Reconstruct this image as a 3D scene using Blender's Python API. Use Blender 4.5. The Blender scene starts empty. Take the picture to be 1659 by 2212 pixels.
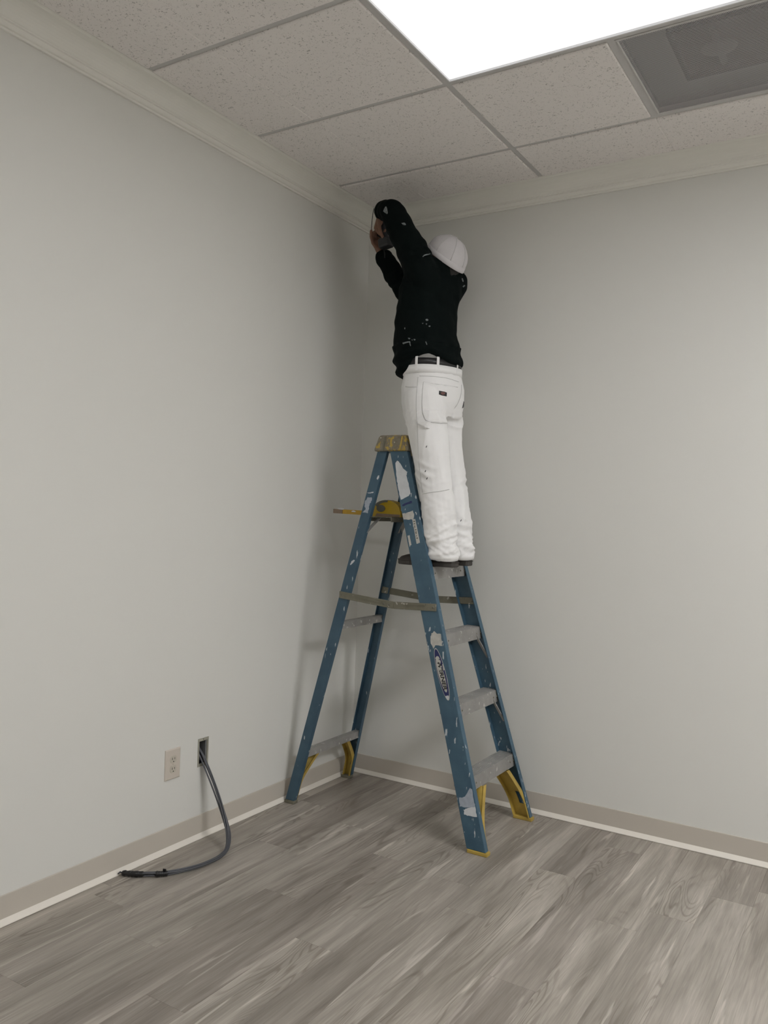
import bpy, bmesh, math, random
import numpy as np
from mathutils import Vector, Matrix, noise
from mathutils.bvhtree import BVHTree

random.seed(7)
V = Vector
scene = bpy.context.scene
COL = scene.collection

# ------------------------------------------------------------------ camera
F_PX, YAW, PITCH, ROLL = 1786.9064, -0.5555, -0.0009, 0.0334
CAM = V((2.4945, -3.7724, 1.4211))
FWD = V((math.sin(YAW) * math.cos(PITCH), math.cos(YAW) * math.cos(PITCH), math.sin(PITCH)))
_r0 = V((math.cos(YAW), -math.sin(YAW), 0.0))
_u0 = _r0.cross(FWD)
RIGHT = _r0 * math.cos(ROLL) + _u0 * math.sin(ROLL)
UP = _u0 * math.cos(ROLL) - _r0 * math.sin(ROLL)
cd = bpy.data.cameras.new('camera')
cam = bpy.data.objects.new('camera', cd)
COL.objects.link(cam)
cd.sensor_fit = 'HORIZONTAL'
cd.sensor_width = 36.0
cd.lens = F_PX / 1659.0 * 36.0
cd.clip_start = 0.05
cam.matrix_world = Matrix(((RIGHT.x, UP.x, -FWD.x, CAM.x), (RIGHT.y, UP.y, -FWD.y, CAM.y),
                           (RIGHT.z, UP.z, -FWD.z, CAM.z), (0, 0, 0, 1)))
scene.camera = cam


def ray(px, py):
    return (FWD + RIGHT * ((px - 829.5) / F_PX) - UP * ((py - 1106.0) / F_PX)).normalized()


# ------------------------------------------------------------------ world, exposure
w = bpy.data.worlds.new('world')
scene.world = w
w.use_nodes = True
w.node_tree.nodes['Background'].inputs[0].default_value = (0.8, 0.85, 0.9, 1)
w.node_tree.nodes['Background'].inputs[1].default_value = 0.05
scene.view_settings.view_transform = 'Standard'
scene.view_settings.look = 'None'
scene.view_settings.exposure = 0.0
scene.view_settings.gamma = 1.0
scene.view_settings.use_curve_mapping = False
LAMP = 30.0            # strength of the bright fluorescent lenses (the one by the vent is set to a tenth)

# ------------------------------------------------------------------ materials
MATS = {}


def new_mat(name):
    m = bpy.data.materials.new(name)
    m.use_nodes = True
    nt = m.node_tree
    MATS[name] = m
    return m, nt, nt.nodes['Principled BSDF'], nt.nodes['Material Output']


def setp(b, rough=0.5, metal=0.0, spec=0.5):
    b.inputs['Roughness'].default_value = rough
    b.inputs['Metallic'].default_value = metal
    b.inputs['Specular IOR Level'].default_value = spec


def N(nt, t, **kw):
    n = nt.nodes.new(t)
    for k, v in kw.items():
        if k in n.inputs:
            n.inputs[k].default_value = v
        else:
            setattr(n, k, v)
    return n


def ramp(nt, fac, stops):
    r = nt.nodes.new('ShaderNodeValToRGB')
    e = r.color_ramp.elements
    e[0].position, e[0].color = stops[0][0], (*stops[0][1], 1)
    e[1].position, e[1].color = stops[-1][0], (*stops[-1][1], 1)
    for p, c in stops[1:-1]:
        k = e.new(p)
        k.color = (*c, 1)
    nt.links.new(fac, r.inputs[0])
    return r.outputs[0]


def mixc(nt, fac, a, b):
    m = nt.nodes.new('ShaderNodeMix')
    m.data_type = 'RGBA'
    for s, v in ((0, fac), (6, a), (7, b)):
        if hasattr(v, 'links'):
            nt.links.new(v, m.inputs[s])
        else:
            m.inputs[s].default_value = v if s == 0 else (*v, 1)
    return m.outputs[2]


def obj_co(nt, scale=(1, 1, 1), rot=(0, 0, 0), rand=False):
    tc = nt.nodes.new('ShaderNodeTexCoord')
    out = tc.outputs['Object']
    if rand:
        oi = nt.nodes.new('ShaderNodeObjectInfo')
        mu = nt.nodes.new('ShaderNodeMath')
        mu.operation = 'MULTIPLY'
        mu.inputs[1].default_value = 57.0
        nt.links.new(oi.outputs['Random'], mu.inputs[0])
        ad = nt.nodes.new('ShaderNodeVectorMath')
        ad.operation = 'ADD'
        nt.links.new(out, ad.inputs[0])
        nt.links.new(mu.outputs[0], ad.inputs[1])
        out = ad.outputs[0]
    mp = nt.nodes.new('ShaderNodeMapping')
    mp.inputs['Scale'].default_value = scale
    mp.inputs['Rotation'].default_value = rot
    nt.links.new(out, mp.inputs['Vector'])
    return mp.outputs[0]


def tex(nt, co, scale, detail=2.0, rough=0.5, dist=0.0):
    n = nt.nodes.new('ShaderNodeTexNoise')
    n.inputs['Scale'].default_value = scale
    n.inputs['Detail'].default_value = detail
    n.inputs['Roughness'].default_value = rough
    n.inputs['Distortion'].default_value = dist
    nt.links.new(co, n.inputs['Vector'])
    return n.outputs['Fac']


def bump(nt, b, h, strength=0.2, dist=0.002):
    bn = nt.nodes.new('ShaderNodeBump')
    bn.inputs['Strength'].default_value = strength
    bn.inputs['Distance'].default_value = dist
    nt.links.new(h, bn.inputs['Height'])
    nt.links.new(bn.outputs[0], b.inputs['Normal'])


def plain(name, col, rough=0.5, metal=0.0, var=0.0, nscale=20.0, bmp=0.0, bscale=60.0, spec=0.5):
    m, nt, b, o = new_mat(name)
    setp(b, rough, metal, spec)
    b.inputs['Base Color'].default_value = (*col, 1)
    if var:
        co = obj_co(nt)
        f = tex(nt, co, nscale, 4.0)
        c = ramp(nt, f, [(0.3, tuple(x * (1 - var) for x in col)), (0.7, tuple(min(1, x * (1 + var)) for x in col))])
        nt.links.new(c, b.inputs['Base Color'])
    if bmp:
        bump(nt, b, tex(nt, obj_co(nt), bscale, 3.0), bmp)
    return m


def speckled(name, base, base2, paint, amount=0.64, scale=(60, 60, 22), rough=0.45, second=None, metal=0.0, b2scale=9.0):
    """a worn coloured surface with drips and specks of dried paint"""
    m, nt, b, o = new_mat(name)
    setp(b, rough, metal)
    f0 = tex(nt, obj_co(nt), b2scale, 5.0, 0.6)
    c = ramp(nt, f0, [(0.35, base), (0.68, base2)])
    f1 = tex(nt, obj_co(nt, scale), 1.0, 2.0, 0.5)
    k = ramp(nt, f1, [(amount, (0, 0, 0)), (amount + 0.02, (1, 1, 1))])
    c = mixc(nt, k, c, paint)
    if second:
        f2 = tex(nt, obj_co(nt, (34, 34, 26)), 1.0, 6.0, 0.7)
        k2 = ramp(nt, f2, [(second[1], (0, 0, 0)), (second[1] + 0.03, (1, 1, 1))])
        c = mixc(nt, k2, c, second[0])
    nt.links.new(c, b.inputs['Base Color'])
    bump(nt, b, f1, 0.15, 0.001)
    return m


def wall_paint(name, col):
    m, nt, b, o = new_mat(name)
    setp(b, 0.55, 0, 0.35)
    co = obj_co(nt)
    f = tex(nt, co, 1.3, 3.0)
    c = ramp(nt, f, [(0.3, tuple(x * 0.985 for x in col)), (0.7, col)])
    nt.links.new(c, b.inputs['Base Color'])
    bump(nt, b, tex(nt, co, 170.0, 2.0), 0.12, 0.001)
    return m


wall_paint('wall_paint', (0.74, 0.735, 0.695))
wall_paint('crown_paint', (0.84, 0.83, 0.775))
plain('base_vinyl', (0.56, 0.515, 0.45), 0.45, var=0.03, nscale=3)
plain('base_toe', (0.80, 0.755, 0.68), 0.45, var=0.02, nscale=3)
plain('subfloor', (0.1, 0.09, 0.08), 0.9)
plain('tee_metal', (0.56, 0.55, 0.54), 0.5, var=0.03)
plain('fixture_white', (0.75, 0.75, 0.76), 0.35)
plain('plenum', (0.25, 0.25, 0.25), 0.9)
plain('outlet_plate', (0.62, 0.56, 0.49), 0.35)
plain('outlet_face', (0.55, 0.51, 0.43), 0.35)
plain('black_void', (0.012, 0.012, 0.013), 0.8)
plain('box_frame', (0.34, 0.33, 0.27), 0.5, var=0.12)
plain('box_metal', (0.30, 0.31, 0.31), 0.4, 0.4)
plain('wire_grey', (0.075, 0.078, 0.088), 0.42)
plain('black_tape', (0.008, 0.008, 0.009), 0.35, bmp=0.4, bscale=90)
plain('yellow_plastic', (0.45, 0.315, 0.065), 0.45, var=0.22, nscale=14)
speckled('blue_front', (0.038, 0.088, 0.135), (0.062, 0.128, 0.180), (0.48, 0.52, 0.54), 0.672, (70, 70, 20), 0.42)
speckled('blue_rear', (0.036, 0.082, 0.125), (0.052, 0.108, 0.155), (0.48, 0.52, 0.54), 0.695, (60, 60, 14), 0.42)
speckled('aluminium', (0.27, 0.265, 0.25), (0.36, 0.35, 0.335), (0.52, 0.51, 0.49), 0.66, (40, 40, 40), 0.5, metal=0.25)
speckled('dull_bar', (0.15, 0.14, 0.10), (0.24, 0.23, 0.18), (0.45, 0.43, 0.38), 0.68, (50, 50, 50), 0.55, metal=0.25)
speckled('cap_paint', (0.17, 0.145, 0.10), (0.24, 0.215, 0.16), (0.60, 0.58, 0.52), 0.68, (75, 75, 75), 0.5,
         second=((0.46, 0.32, 0.06), 0.535), b2scale=40)
plain('white_paint', (0.62, 0.64, 0.66), 0.55, var=0.06, nscale=40)
plain('grey_paint', (0.36, 0.40, 0.46), 0.55, var=0.1, nscale=60)
plain('sticker_white', (0.50, 0.49, 0.45), 0.5, var=0.12, nscale=60)
plain('sticker_navy', (0.012, 0.018, 0.10), 0.35)
plain('ink_black', (0.012, 0.012, 0.013), 0.4)
plain('tape_yellow', (0.52, 0.34, 0.015), 0.38, var=0.06, nscale=20)
plain('tape_grey', (0.14, 0.135, 0.105), 0.5, var=0.1)
plain('stick_yellow', (0.48, 0.29, 0.03), 0.55, var=0.12, nscale=30)
plain('stick_bare', (0.27, 0.20, 0.145), 0.7, var=0.12, nscale=40)
plain('jacket_cloth', (0.0030, 0.0056, 0.0054), 0.9, bmp=0.25, bscale=220, spec=0.10)
plain('shirt_grey', (0.30, 0.295, 0.28), 0.85, bmp=0.2, bscale=160, spec=0.2)
plain('trouser_cloth', (0.85, 0.847, 0.84), 0.85, var=0.03, nscale=6, bmp=0.22, bscale=300, spec=0.25)
plain('trouser_seam', (0.56, 0.555, 0.545), 0.9, spec=0.2)
plain('cap_cloth', (0.62, 0.60, 0.61), 0.85, var=0.03, bmp=0.2, bscale=150, spec=0.25)
plain('belt_leather', (0.012, 0.012, 0.013), 0.35, bmp=0.2, bscale=120)
plain('shoe_leather', (0.040, 0.034, 0.029), 0.6, var=0.15, nscale=25, bmp=0.2, bscale=80)
plain('shoe_sole', (0.055, 0.050, 0.044), 0.7, var=0.1)
plain('skin', (0.23, 0.125, 0.082), 0.55, var=0.12, nscale=12, bmp=0.15, bscale=150)
plain('hair', (0.012, 0.010, 0.009), 0.6, bmp=0.5, bscale=120)
plain('eye_white', (0.7, 0.68, 0.65), 0.2)
plain('paint_fleck', (0.17, 0.19, 0.19), 0.8, var=0.5, nscale=130)
plain('drill_grey', (0.032, 0.034, 0.036), 0.5, var=0.15, nscale=30)
plain('drill_black', (0.010, 0.010, 0.010), 0.5)
plain('label_red', (0.16, 0.07, 0.06), 0.6)


def floor_wood():
    m, nt, b, o = new_mat('floor_wood')
    setp(b, 0.42, 0, 0.4)
    oi = nt.nodes.new('ShaderNodeObjectInfo')
    co = obj_co(nt, (1, 1, 1), rand=True)
    # broad drifting tone along the plank
    mp = N(nt, 'ShaderNodeMapping')
    mp.inputs['Scale'].default_value = (15, 1.15, 1)
    nt.links.new(co, mp.inputs['Vector'])
    f1 = tex(nt, mp.outputs[0], 1.0, 3.0, 0.55, 0.6)
    base = ramp(nt, f1, [(0.28, (0.225, 0.200, 0.172)), (0.50, (0.325, 0.294, 0.256)), (0.74, (0.46, 0.42, 0.37))])
    # cathedral rings: a stretched field cut into bands
    mp2 = N(nt, 'ShaderNodeMapping')
    mp2.inputs['Scale'].default_value = (8.5, 1.15, 1)
    nt.links.new(co, mp2.inputs['Vector'])
    f2 = tex(nt, mp2.outputs[0], 1.0, 1.5, 0.4, 0.9)
    mu = N(nt, 'ShaderNodeMath', operation='MULTIPLY')
    mu.inputs[1].default_value = 34.0
    nt.links.new(f2, mu.inputs[0])
    fr = N(nt, 'ShaderNodeMath', operation='PINGPONG')
    fr.inputs[1].default_value = 1.0
    nt.links.new(mu.outputs[0], fr.inputs[0])
    ring = ramp(nt, fr.outputs[0], [(0.12, (0.70, 0.68, 0.66)), (0.45, (1, 1, 1)), (0.86, (1.0, 1.0, 1.0)), (0.98, (1.0, 1.0, 1.0))])
    # where rings show
    mp3 = N(nt, 'ShaderNodeMapping')
    mp3.inputs['Scale'].default_value = (7, 1.3, 1)
    mp3.inputs['Location'].default_value = (31, 7, 0)
    nt.links.new(co, mp3.inputs['Vector'])
    f3 = tex(nt, mp3.outputs[0], 1.0, 2.0, 0.5)
    k3 = ramp(nt, f3, [(0.49, (0.05, 0.05, 0.05)), (0.62, (0.95, 0.95, 0.95))])
    mx = nt.nodes.new('ShaderNodeMix')
    mx.data_type = 'RGBA'
    mx.blend_type = 'MULTIPLY'
    nt.links.new(k3, mx.inputs[0])
    nt.links.new(base, mx.inputs[6])
    nt.links.new(ring, mx.inputs[7])
    c = mx.outputs[2]
    # pale sapwood flashes
    mp4 = N(nt, 'ShaderNodeMapping')
    mp4.inputs['Scale'].default_value = (30, 1.9, 1)
    mp4.inputs['Location'].default_value = (5, 77, 0)
    nt.links.new(co, mp4.inputs['Vector'])
    f4 = tex(nt, mp4.outputs[0], 1.0, 3.0, 0.5, 0.5)
    k4 = ramp(nt, f4, [(0.63, (0, 0, 0)), (0.69, (0.75, 0.75, 0.75))])
    c = mixc(nt, k4, c, (0.54, 0.495, 0.44))
    # fine grain
    mp5 = N(nt, 'ShaderNodeMapping')
    mp5.inputs['Scale'].default_value = (210, 7, 1)
    nt.links.new(co, mp5.inputs['Vector'])
    f5 = tex(nt, mp5.outputs[0], 1.0, 2.0, 0.6)
    g = ramp(nt, f5, [(0.3, (0.84, 0.84, 0.84)), (0.7, (1.1, 1.1, 1.1))])
    mx2 = nt.nodes.new('ShaderNodeMix')
    mx2.data_type = 'RGBA'
    mx2.blend_type = 'MULTIPLY'
    mx2.inputs[0].default_value = 1.0
    nt.links.new(c, mx2.inputs[6])
    nt.links.new(g, mx2.inputs[7])
    # plank to plank tone
    t = ramp(nt, oi.outputs['Random'], [(0.0, (0.82, 0.80, 0.80)), (0.5, (1.0, 1.0, 1.0)), (1.0, (1.14, 1.14, 1.13))])
    mx3 = nt.nodes.new('ShaderNodeMix')
    mx3.data_type = 'RGBA'
    mx3.blend_type = 'MULTIPLY'
    mx3.inputs[0].default_value = 1.0
    nt.links.new(mx2.outputs[2], mx3.inputs[6])
    nt.links.new(t, mx3.inputs[7])
    nt.links.new(mx3.outputs[2], b.inputs['Base Color'])
    bump(nt, b, f5, 0.08, 0.0006)
    return m


def tile_mat():
    m, nt, b, o = new_mat('ceiling_tile_mineral')
    setp(b, 0.9, 0, 0.2)
    co = obj_co(nt, (1, 1, 1), rand=True)
    v = N(nt, 'ShaderNodeTexNoise')
    v.inputs['Scale'].default_value = 95.0
    v.inputs['Detail'].default_value = 2.0
    v.inputs['Distortion'].default_value = 1.6
    nt.links.new(co, v.inputs['Vector'])
    c = ramp(nt, v.outputs['Fac'], [(0.32, (0.50, 0.48, 0.46)), (0.395, (0.86, 0.825, 0.80))])
    nt.links.new(c, b.inputs['Base Color'])
    r = ramp(nt, v.outputs['Fac'], [(0.30, (0, 0, 0)), (0.40, (1, 1, 1))])
    bump(nt, b, r, 0.3, 0.002)
    return m


def lens_mat(name, k):
    m, nt, b, o = new_mat(name)
    setp(b, 0.4)
    b.inputs['Base Color'].default_value = (0.8, 0.8, 0.8, 1)
    b.inputs['Emission Color'].default_value = (0.985, 0.985, 1.0, 1)
    b.inputs['Emission Strength'].default_value = LAMP * k
    return m


def perf_mat():
    m, nt, b, o = new_mat('perforated_metal')
    setp(b, 0.5)
    b.inputs['Base Color'].default_value = (0.50, 0.50, 0.51, 1)
    co = obj_co(nt, (190, 190, 1), (0, 0, math.radians(45)))
    fr = N(nt, 'ShaderNodeVectorMath', operation='FRACTION')
    nt.links.new(co, fr.inputs[0])
    sp = N(nt, 'ShaderNodeSeparateXYZ')
    nt.links.new(fr.outputs[0], sp.inputs[0])
    cb = N(nt, 'ShaderNodeCombineXYZ')
    nt.links.new(sp.outputs[0], cb.inputs[0])
    nt.links.new(sp.outputs[1], cb.inputs[1])
    di = N(nt, 'ShaderNodeVectorMath', operation='DISTANCE')
    di.inputs[1].default_value = (0.5, 0.5, 0)
    nt.links.new(cb.outputs[0], di.inputs[0])
    gt = N(nt, 'ShaderNodeMath', operation='GREATER_THAN')
    gt.inputs[1].default_value = 0.36
    nt.links.new(di.outputs['Value'], gt.inputs[0])
    nt.links.new(gt.outputs[0], b.inputs['Alpha'])
    return m


floor_wood()
tile_mat()
lens_mat('lens_glow', 1.0)
lens_mat('lens_half', 0.42)
lens_mat('lens_weak', 0.10)
lens_mat('lens_dim', 0.029)
perf_mat()


# ------------------------------------------------------------------ mesh helpers
class MB:
    def __init__(s):
        s.v, s.f = [], []

    def add(s, vs, fs):
        n = len(s.v)
        s.v += [tuple(v) for v in vs]
        s.f += [tuple(i + n for i in f) for f in fs]
        return s

    def box(s, a, b):
        x0, y0, z0 = a
        x1, y1, z1 = b
        return s.add([(x0, y0, z0), (x1, y0, z0), (x1, y1, z0), (x0, y1, z0), (x0, y0, z1), (x1, y0, z1), (x1, y1, z1), (x0, y1, z1)],
                     [(0, 3, 2, 1), (4, 5, 6, 7), (0, 1, 5, 4), (1, 2, 6, 5), (2, 3, 7, 6), (3, 0, 4, 7)])

    def rings(s, rs, cap=True, closed=True):
        n = len(rs[0])
        vs = [p for r in rs for p in r]
        fs = []
        for i in range(len(rs) - 1):
            for j in range(n if closed else n - 1):
                k = (j + 1) % n
                fs.append((i * n + j, i * n + k, (i + 1) * n + k, (i + 1) * n + j))
        if cap:
            fs.append(tuple(range(n))[::-1])
            fs.append(tuple((len(rs) - 1) * n + j for j in range(n)))
        return s.add(vs, fs)

    def tube(s, pts, r, n=8, cap=True):
        pts = [V(p) for p in pts]
        rs = []
        up = V((0.3, 0.2, 1)).normalized()
        for i, p in enumerate(pts):
            d = (pts[min(i + 1, len(pts) - 1)] - pts[max(i - 1, 0)]).normalized()
            a = d.cross(up)
            if a.length < 1e-3:
                a = d.cross(V((1, 0, 0)))
            a.normalize()
            b = d.cross(a)
            up = b if b.dot(up) > 0 else -b
            b = up
            a = d.cross(b)
            rr = r[i] if isinstance(r, (list, tuple)) else r
            rs.append([p + (a * math.cos(t) + b * math.sin(t)) * rr for t in [2 * math.pi * j / n for j in range(n)]])
        return s.rings(rs, cap)

    def bar(s, p0, p1, wv, tv):
        """box from p0 to p1, half-width vector wv, half-thickness vector tv"""
        p0, p1, wv, tv = V(p0), V(p1), V(wv), V(tv)
        return s.rings([[p - wv - tv, p + wv - tv, p + wv + tv, p - wv + tv] for p in (p0, p1)])

    def capsule(s, p0, r0, p1, r1, n=14, k=4):
        p0, p1 = V(p0), V(p1)
        d = (p1 - p0)
        d = d.normalized() if d.length > 1e-6 else V((0, 0, 1))
        a = d.cross(V((0, 0, 1)) if abs(d.z) < 0.9 else V((1, 0, 0))).normalized()
        b = d.cross(a)
        rs = []
        for i in range(k):
            t = math.pi / 2 * (1 - i / k)
            rs.append((p0 - d * r0 * math.sin(t) * 0.999, max(r0 * math.cos(t), r0 * 0.03)))
        rs.append((p0, r0))
        rs.append((p1, r1))
        for i in range(1, k + 1):
            t = math.pi / 2 * i / k
            rs.append((p1 + d * r1 * math.sin(t) * 0.999, max(r1 * math.cos(t), r1 * 0.03)))
        return s.rings([[c + (a * math.cos(2 * math.pi * j / n) + b * math.sin(2 * math.pi * j / n)) * r for j in range(n)] for c, r in rs])

    def chain(s, pts, n=14):
        for (p0, r0), (p1, r1) in zip(pts[:-1], pts[1:]):
            s.capsule(p0, r0, p1, r1, n)
        return s

    def ellipsoid(s, c, ax, n=18, m=12):
        """ax: three Vectors with lengths = radii"""
        c = V(c)
        rs = []
        for i in range(m + 1):
            t = -math.pi / 2 + math.pi * i / m
            ct = max(math.cos(t), 0.02)
            rs.append([c + V(ax[2]) * math.sin(t) + (V(ax[0]) * math.cos(u) + V(ax[1]) * math.sin(u)) * ct
                       for u in [2 * math.pi * j / n for j in range(n)]])
        return s.rings(rs)

    def mesh(s, name, off=(0, 0, 0)):
        me = bpy.data.meshes.new(name)
        o = V(off)
        me.from_pydata([tuple(V(v) - o) for v in s.v], [], s.f)
        bm = bmesh.new()
        bm.from_mesh(me)
        bmesh.ops.recalc_face_normals(bm, faces=bm.faces)
        bm.to_mesh(me)
        bm.free()
        me.update()
        return me


def origin(p):
    o = V((0, 0, 0))
    while p is not None:
        o += p.location
        p = p.parent
    return o


def shade(me, smooth):
    if smooth:
        me.polygons.foreach_set('use_smooth', [True] * len(me.polygons))


def place(name, me, m, parent=None, loc=(0, 0, 0)):
    o = bpy.data.objects.new(name, me)
    COL.objects.link(o)
    if parent is not None:
        o.parent = parent
    o.location = loc
    me.materials.clear()
    me.materials.append(MATS[m])
    return o


def part(name, mb, m, parent=None, smooth=False, bevel=0.0, loc=None, seg=2, autosmooth=False):
    """one mesh object built in world coordinates"""
    base = origin(parent) if parent is not None else V((0, 0, 0))
    l = V(loc) if loc is not None else base
    me = mb.mesh(name, l)
    shade(me, smooth)
    o = place(name, me, m, parent, l - base)
    if bevel:
        md = o.modifiers.new('bevel', 'BEVEL')
        md.width = bevel
        md.segments = seg
        md.limit_method = 'ANGLE'
        md.angle_limit = math.radians(40)
    return o


def tag(o, label, cat, group=None):
    o['label'] = label
    o['category'] = cat
    if group:
        o['group'] = group
    return o


def thing(name, label, cat, loc, group=None):
    o = bpy.data.objects.new(name, None)
    COL.objects.link(o)
    o.empty_display_size = 0.05
    o.location = loc
    return tag(o, label, cat, group)


def struct(name, mb, m, **kw):
    o = part(name, mb, m, **kw)
    o['kind'] = 'structure'
    return o


# ------------------------------------------------------------------ room shell
H = 3.0247            # underside of the ceiling grid
RX, RY = 5.75, -5.65   # the room's other two walls
X0, Y0, T = 1.0204, -0.4400, 0.6096   # ceiling grid

HB = (-1.1885, -1.1235, 0.307, 0.427)  # opening cut in the left wall for the cable box
wl = MB()
wl.box((-0.12, RY, 0), (0, HB[0], H + 0.1)).box((-0.12, HB[1], 0), (0, 0.12, H + 0.1))
wl.box((-0.12, HB[0], 0), (0, HB[1], HB[2])).box((-0.12, HB[0], HB[3]), (0, HB[1], H + 0.1))
struct('wall_left', wl, 'wall_paint')
struct('wall_right', MB().box((0, 0, 0), (RX + 0.12, 0.12, H + 0.1)), 'wall_paint')
struct('wall_back', MB().box((-0.12, RY - 0.12, 0), (RX + 0.12, RY, H + 0.1)), 'wall_paint')
struct('wall_far', MB().box((RX, RY, 0), (RX + 0.12, 0, H + 0.1)), 'wall_paint')
floor = struct('floor', MB().box((-0.12, RY - 0.12, -0.12), (RX + 0.12, 0.12, -0.0062)), 'subfloor')
ceil = struct('ceiling', MB().box((-0.12, RY - 0.12, H + 0.30), (RX + 0.12, 0.12, H + 0.36)), 'plenum')


def plank_mesh(x0, x1, y0, y1):
    g, c = 0.0002, 0.0005
    w, l = (x1 - x0) / 2 - g, (y1 - y0) / 2 - g
    mb = MB()
    mb.rings([[(-w, -l, -0.006), (w, -l, -0.006), (w, l, -0.006), (-w, l, -0.006)],
              [(-w, -l, -c), (w, -l, -c), (w, l, -c), (-w, l, -c)],
              [(-w + c, -l + c, 0), (w - c, -l + c, 0), (w - c, l - c, 0), (-w + c, l - c, 0)]])
    return mb.mesh('plank')


PW, PL = 0.155, 1.222
joint = {0: -0.537, 1: -1.03, 2: -0.66, 3: -1.36, 4: -0.855, 5: -1.575, 6: -0.89, 7: -1.089, 8: -0.577, 9: -1.408, 10: -0.86, 11: -0.686, 12: -0.42}
xs = [0.0] + [0.066 + PW * i for i in range(37)]
xs = [x for x in xs if x < RX - 0.02] + [RX]
plank_cache = {}
for ci in range(len(xs) - 1):
    xa, xb = xs[ci], xs[ci + 1]
    j0 = joint.get(ci - 1, -random.uniform(0.15, 1.1))
    while j0 + PL < -0.08:
        j0 += PL
    ys = [0.0]
    y = j0
    while y > RY + 0.1:
        ys.append(y)
        y -= PL
    ys.append(RY)
    for ya, yb in zip(ys[:-1], ys[1:]):
        key = (round(xb - xa, 3), round(ya - yb, 3))
        if key not in plank_cache:
            plank_cache[key] = plank_mesh(xa, xb, yb, ya)
        place('plank', plank_cache[key], 'floor_wood', floor, ((xa + xb) / 2, (ya + yb) / 2, 0))

# --- vinyl cove base with a flared toe
BH = 0.1014


def base_profile():
    return [(0.0005, BH), (0.003, BH), (0.0040, BH - 0.002), (0.0040, 0.0012), (0.0005, 0.0012)]


TOE = [(0.0040, 0.0225), (0.0052, 0.0205), (0.0150, 0.0050), (0.0155, 0.0040), (0.0155, 0.0012), (0.0040, 0.0012)]


def run(prof, fn, a, b):
    """extrude a (distance from wall, height) profile along a wall"""
    return MB().rings([[fn(d, z, t) for d, z in prof] for t in (a, b)])


for nm, fn, a_, b_ in (('baseboard_left', lambda d, z, t: (d, t, z), RY + 0.016, -0.0155), ('baseboard_right', lambda d, z, t: (t, -d, z), 0.0005, RX - 0.016),
                       ('baseboard_back', lambda d, z, t: (t, RY + d, z), 0.0005, RX - 0.016), ('baseboard_far', lambda d, z, t: (RX - d, t, z), RY + 0.0005, -0.0005)):
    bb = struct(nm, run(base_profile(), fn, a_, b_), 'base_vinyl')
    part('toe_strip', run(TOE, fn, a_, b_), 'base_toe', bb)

# --- crown moulding
CW, CH = 0.1005, 0.0968
cp = [(0.0005, 0), (CW, 0), (CW, 0.006), (CW - 0.006, 0.008)]
for i in range(9):
    t = math.pi / 2 * i / 8
    cp.append((CW - 0.010 - 0.060 * math.sin(t), 0.011 + 0.054 * (1 - math.cos(t))))
cp += [(0.0275, 0.067), (0.0275, 0.071), (0.0215, 0.073)]
for i in range(5):
    t = math.pi / 2 * i / 4
    cp.append((0.0115 + 0.010 * math.cos(t), 0.075 + 0.013 * math.sin(t)))
cp += [(0.009, 0.0885), (0.009, CH - 0.001), (0.008, CH), (0.0005, CH)]
crn = [(d, H + 0.0005 - h) for d, h in cp]
# mitred at the corners: the run shortens with distance from the wall
struct('trim_1', MB().rings([[(d, RY + d, z) for d, z in crn], [(d, -d, z) for d, z in crn]]), 'crown_paint')
struct('trim_2', MB().rings([[(d, -d, z) for d, z in crn], [(RX - d, -d, z) for d, z in crn]]), 'crown_paint')
struct('trim_3', MB().rings([[(RX - d, -d, z) for d, z in crn], [(RX - d, RY + d, z) for d, z in crn]]), 'crown_paint')
struct('trim_4', MB().rings([[(RX - d, RY + d, z) for d, z in crn], [(d, RY + d, z) for d, z in crn]]), 'crown_paint')

# --- suspended ceiling: tees, tegular tiles with a scored centre line
TW = 0.012      # half of a tee's face
DROP = 0.007    # tiles hang this far below the tee face


def tile_mesh(sx, sy, score_at=None):
    """sx, sy full sizes of the opening between tee centres; score_at: x of the groove in tile coords"""
    g = TW + 0.0008
    x0, x1, y0, y1 = -sx / 2 + g, sx / 2 - g, -sy / 2 + g, sy / 2 - g
    c = 0.0035
    mb = MB()
    gw, gd = 0.004, 0.0022
    cols = [(x0, x1)]
    if score_at is not None and x0 + 0.03 < score_at < x1 - 0.03:
        cols = [(x0, score_at - gw), (score_at + gw, x1)]
    # bottom surface (facing down) as strips, edges chamfered
    xb = []
    for i, (a, b) in enumerate(cols):
        la = a + c if i == 0 else a
        lb = b - c if i == len(cols) - 1 else b
        xb.append((la, lb))
    zb, zc, zt = -DROP, -DROP + c, 0.010
    prof = [(x0, zt), (x0, zc), (xb[0][0], zb), (xb[0][1], zb)]
    if len(cols) == 2:
        prof += [(score_at, zb + gd), (xb[1][0], zb), (xb[1][1], zb)]
    prof += [(x1, zc), (x1, zt)]
    ring = lambda y, inset: [(min(max(x, x0 + inset), x1 - inset), y, z) for x, z in prof]
    r0 = [(x, y0, max(z, zc)) for x, z in prof]
    r1 = [(x, y0 + c, z) for x, z in prof]
    r2 = [(x, y1 - c, z) for x, z in prof]
    r3 = [(x, y1, max(z, zc)) for x, z in prof]
    mb.rings([r0, r1, r2, r3])
    return mb.mesh('ceiling_tile')


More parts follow.
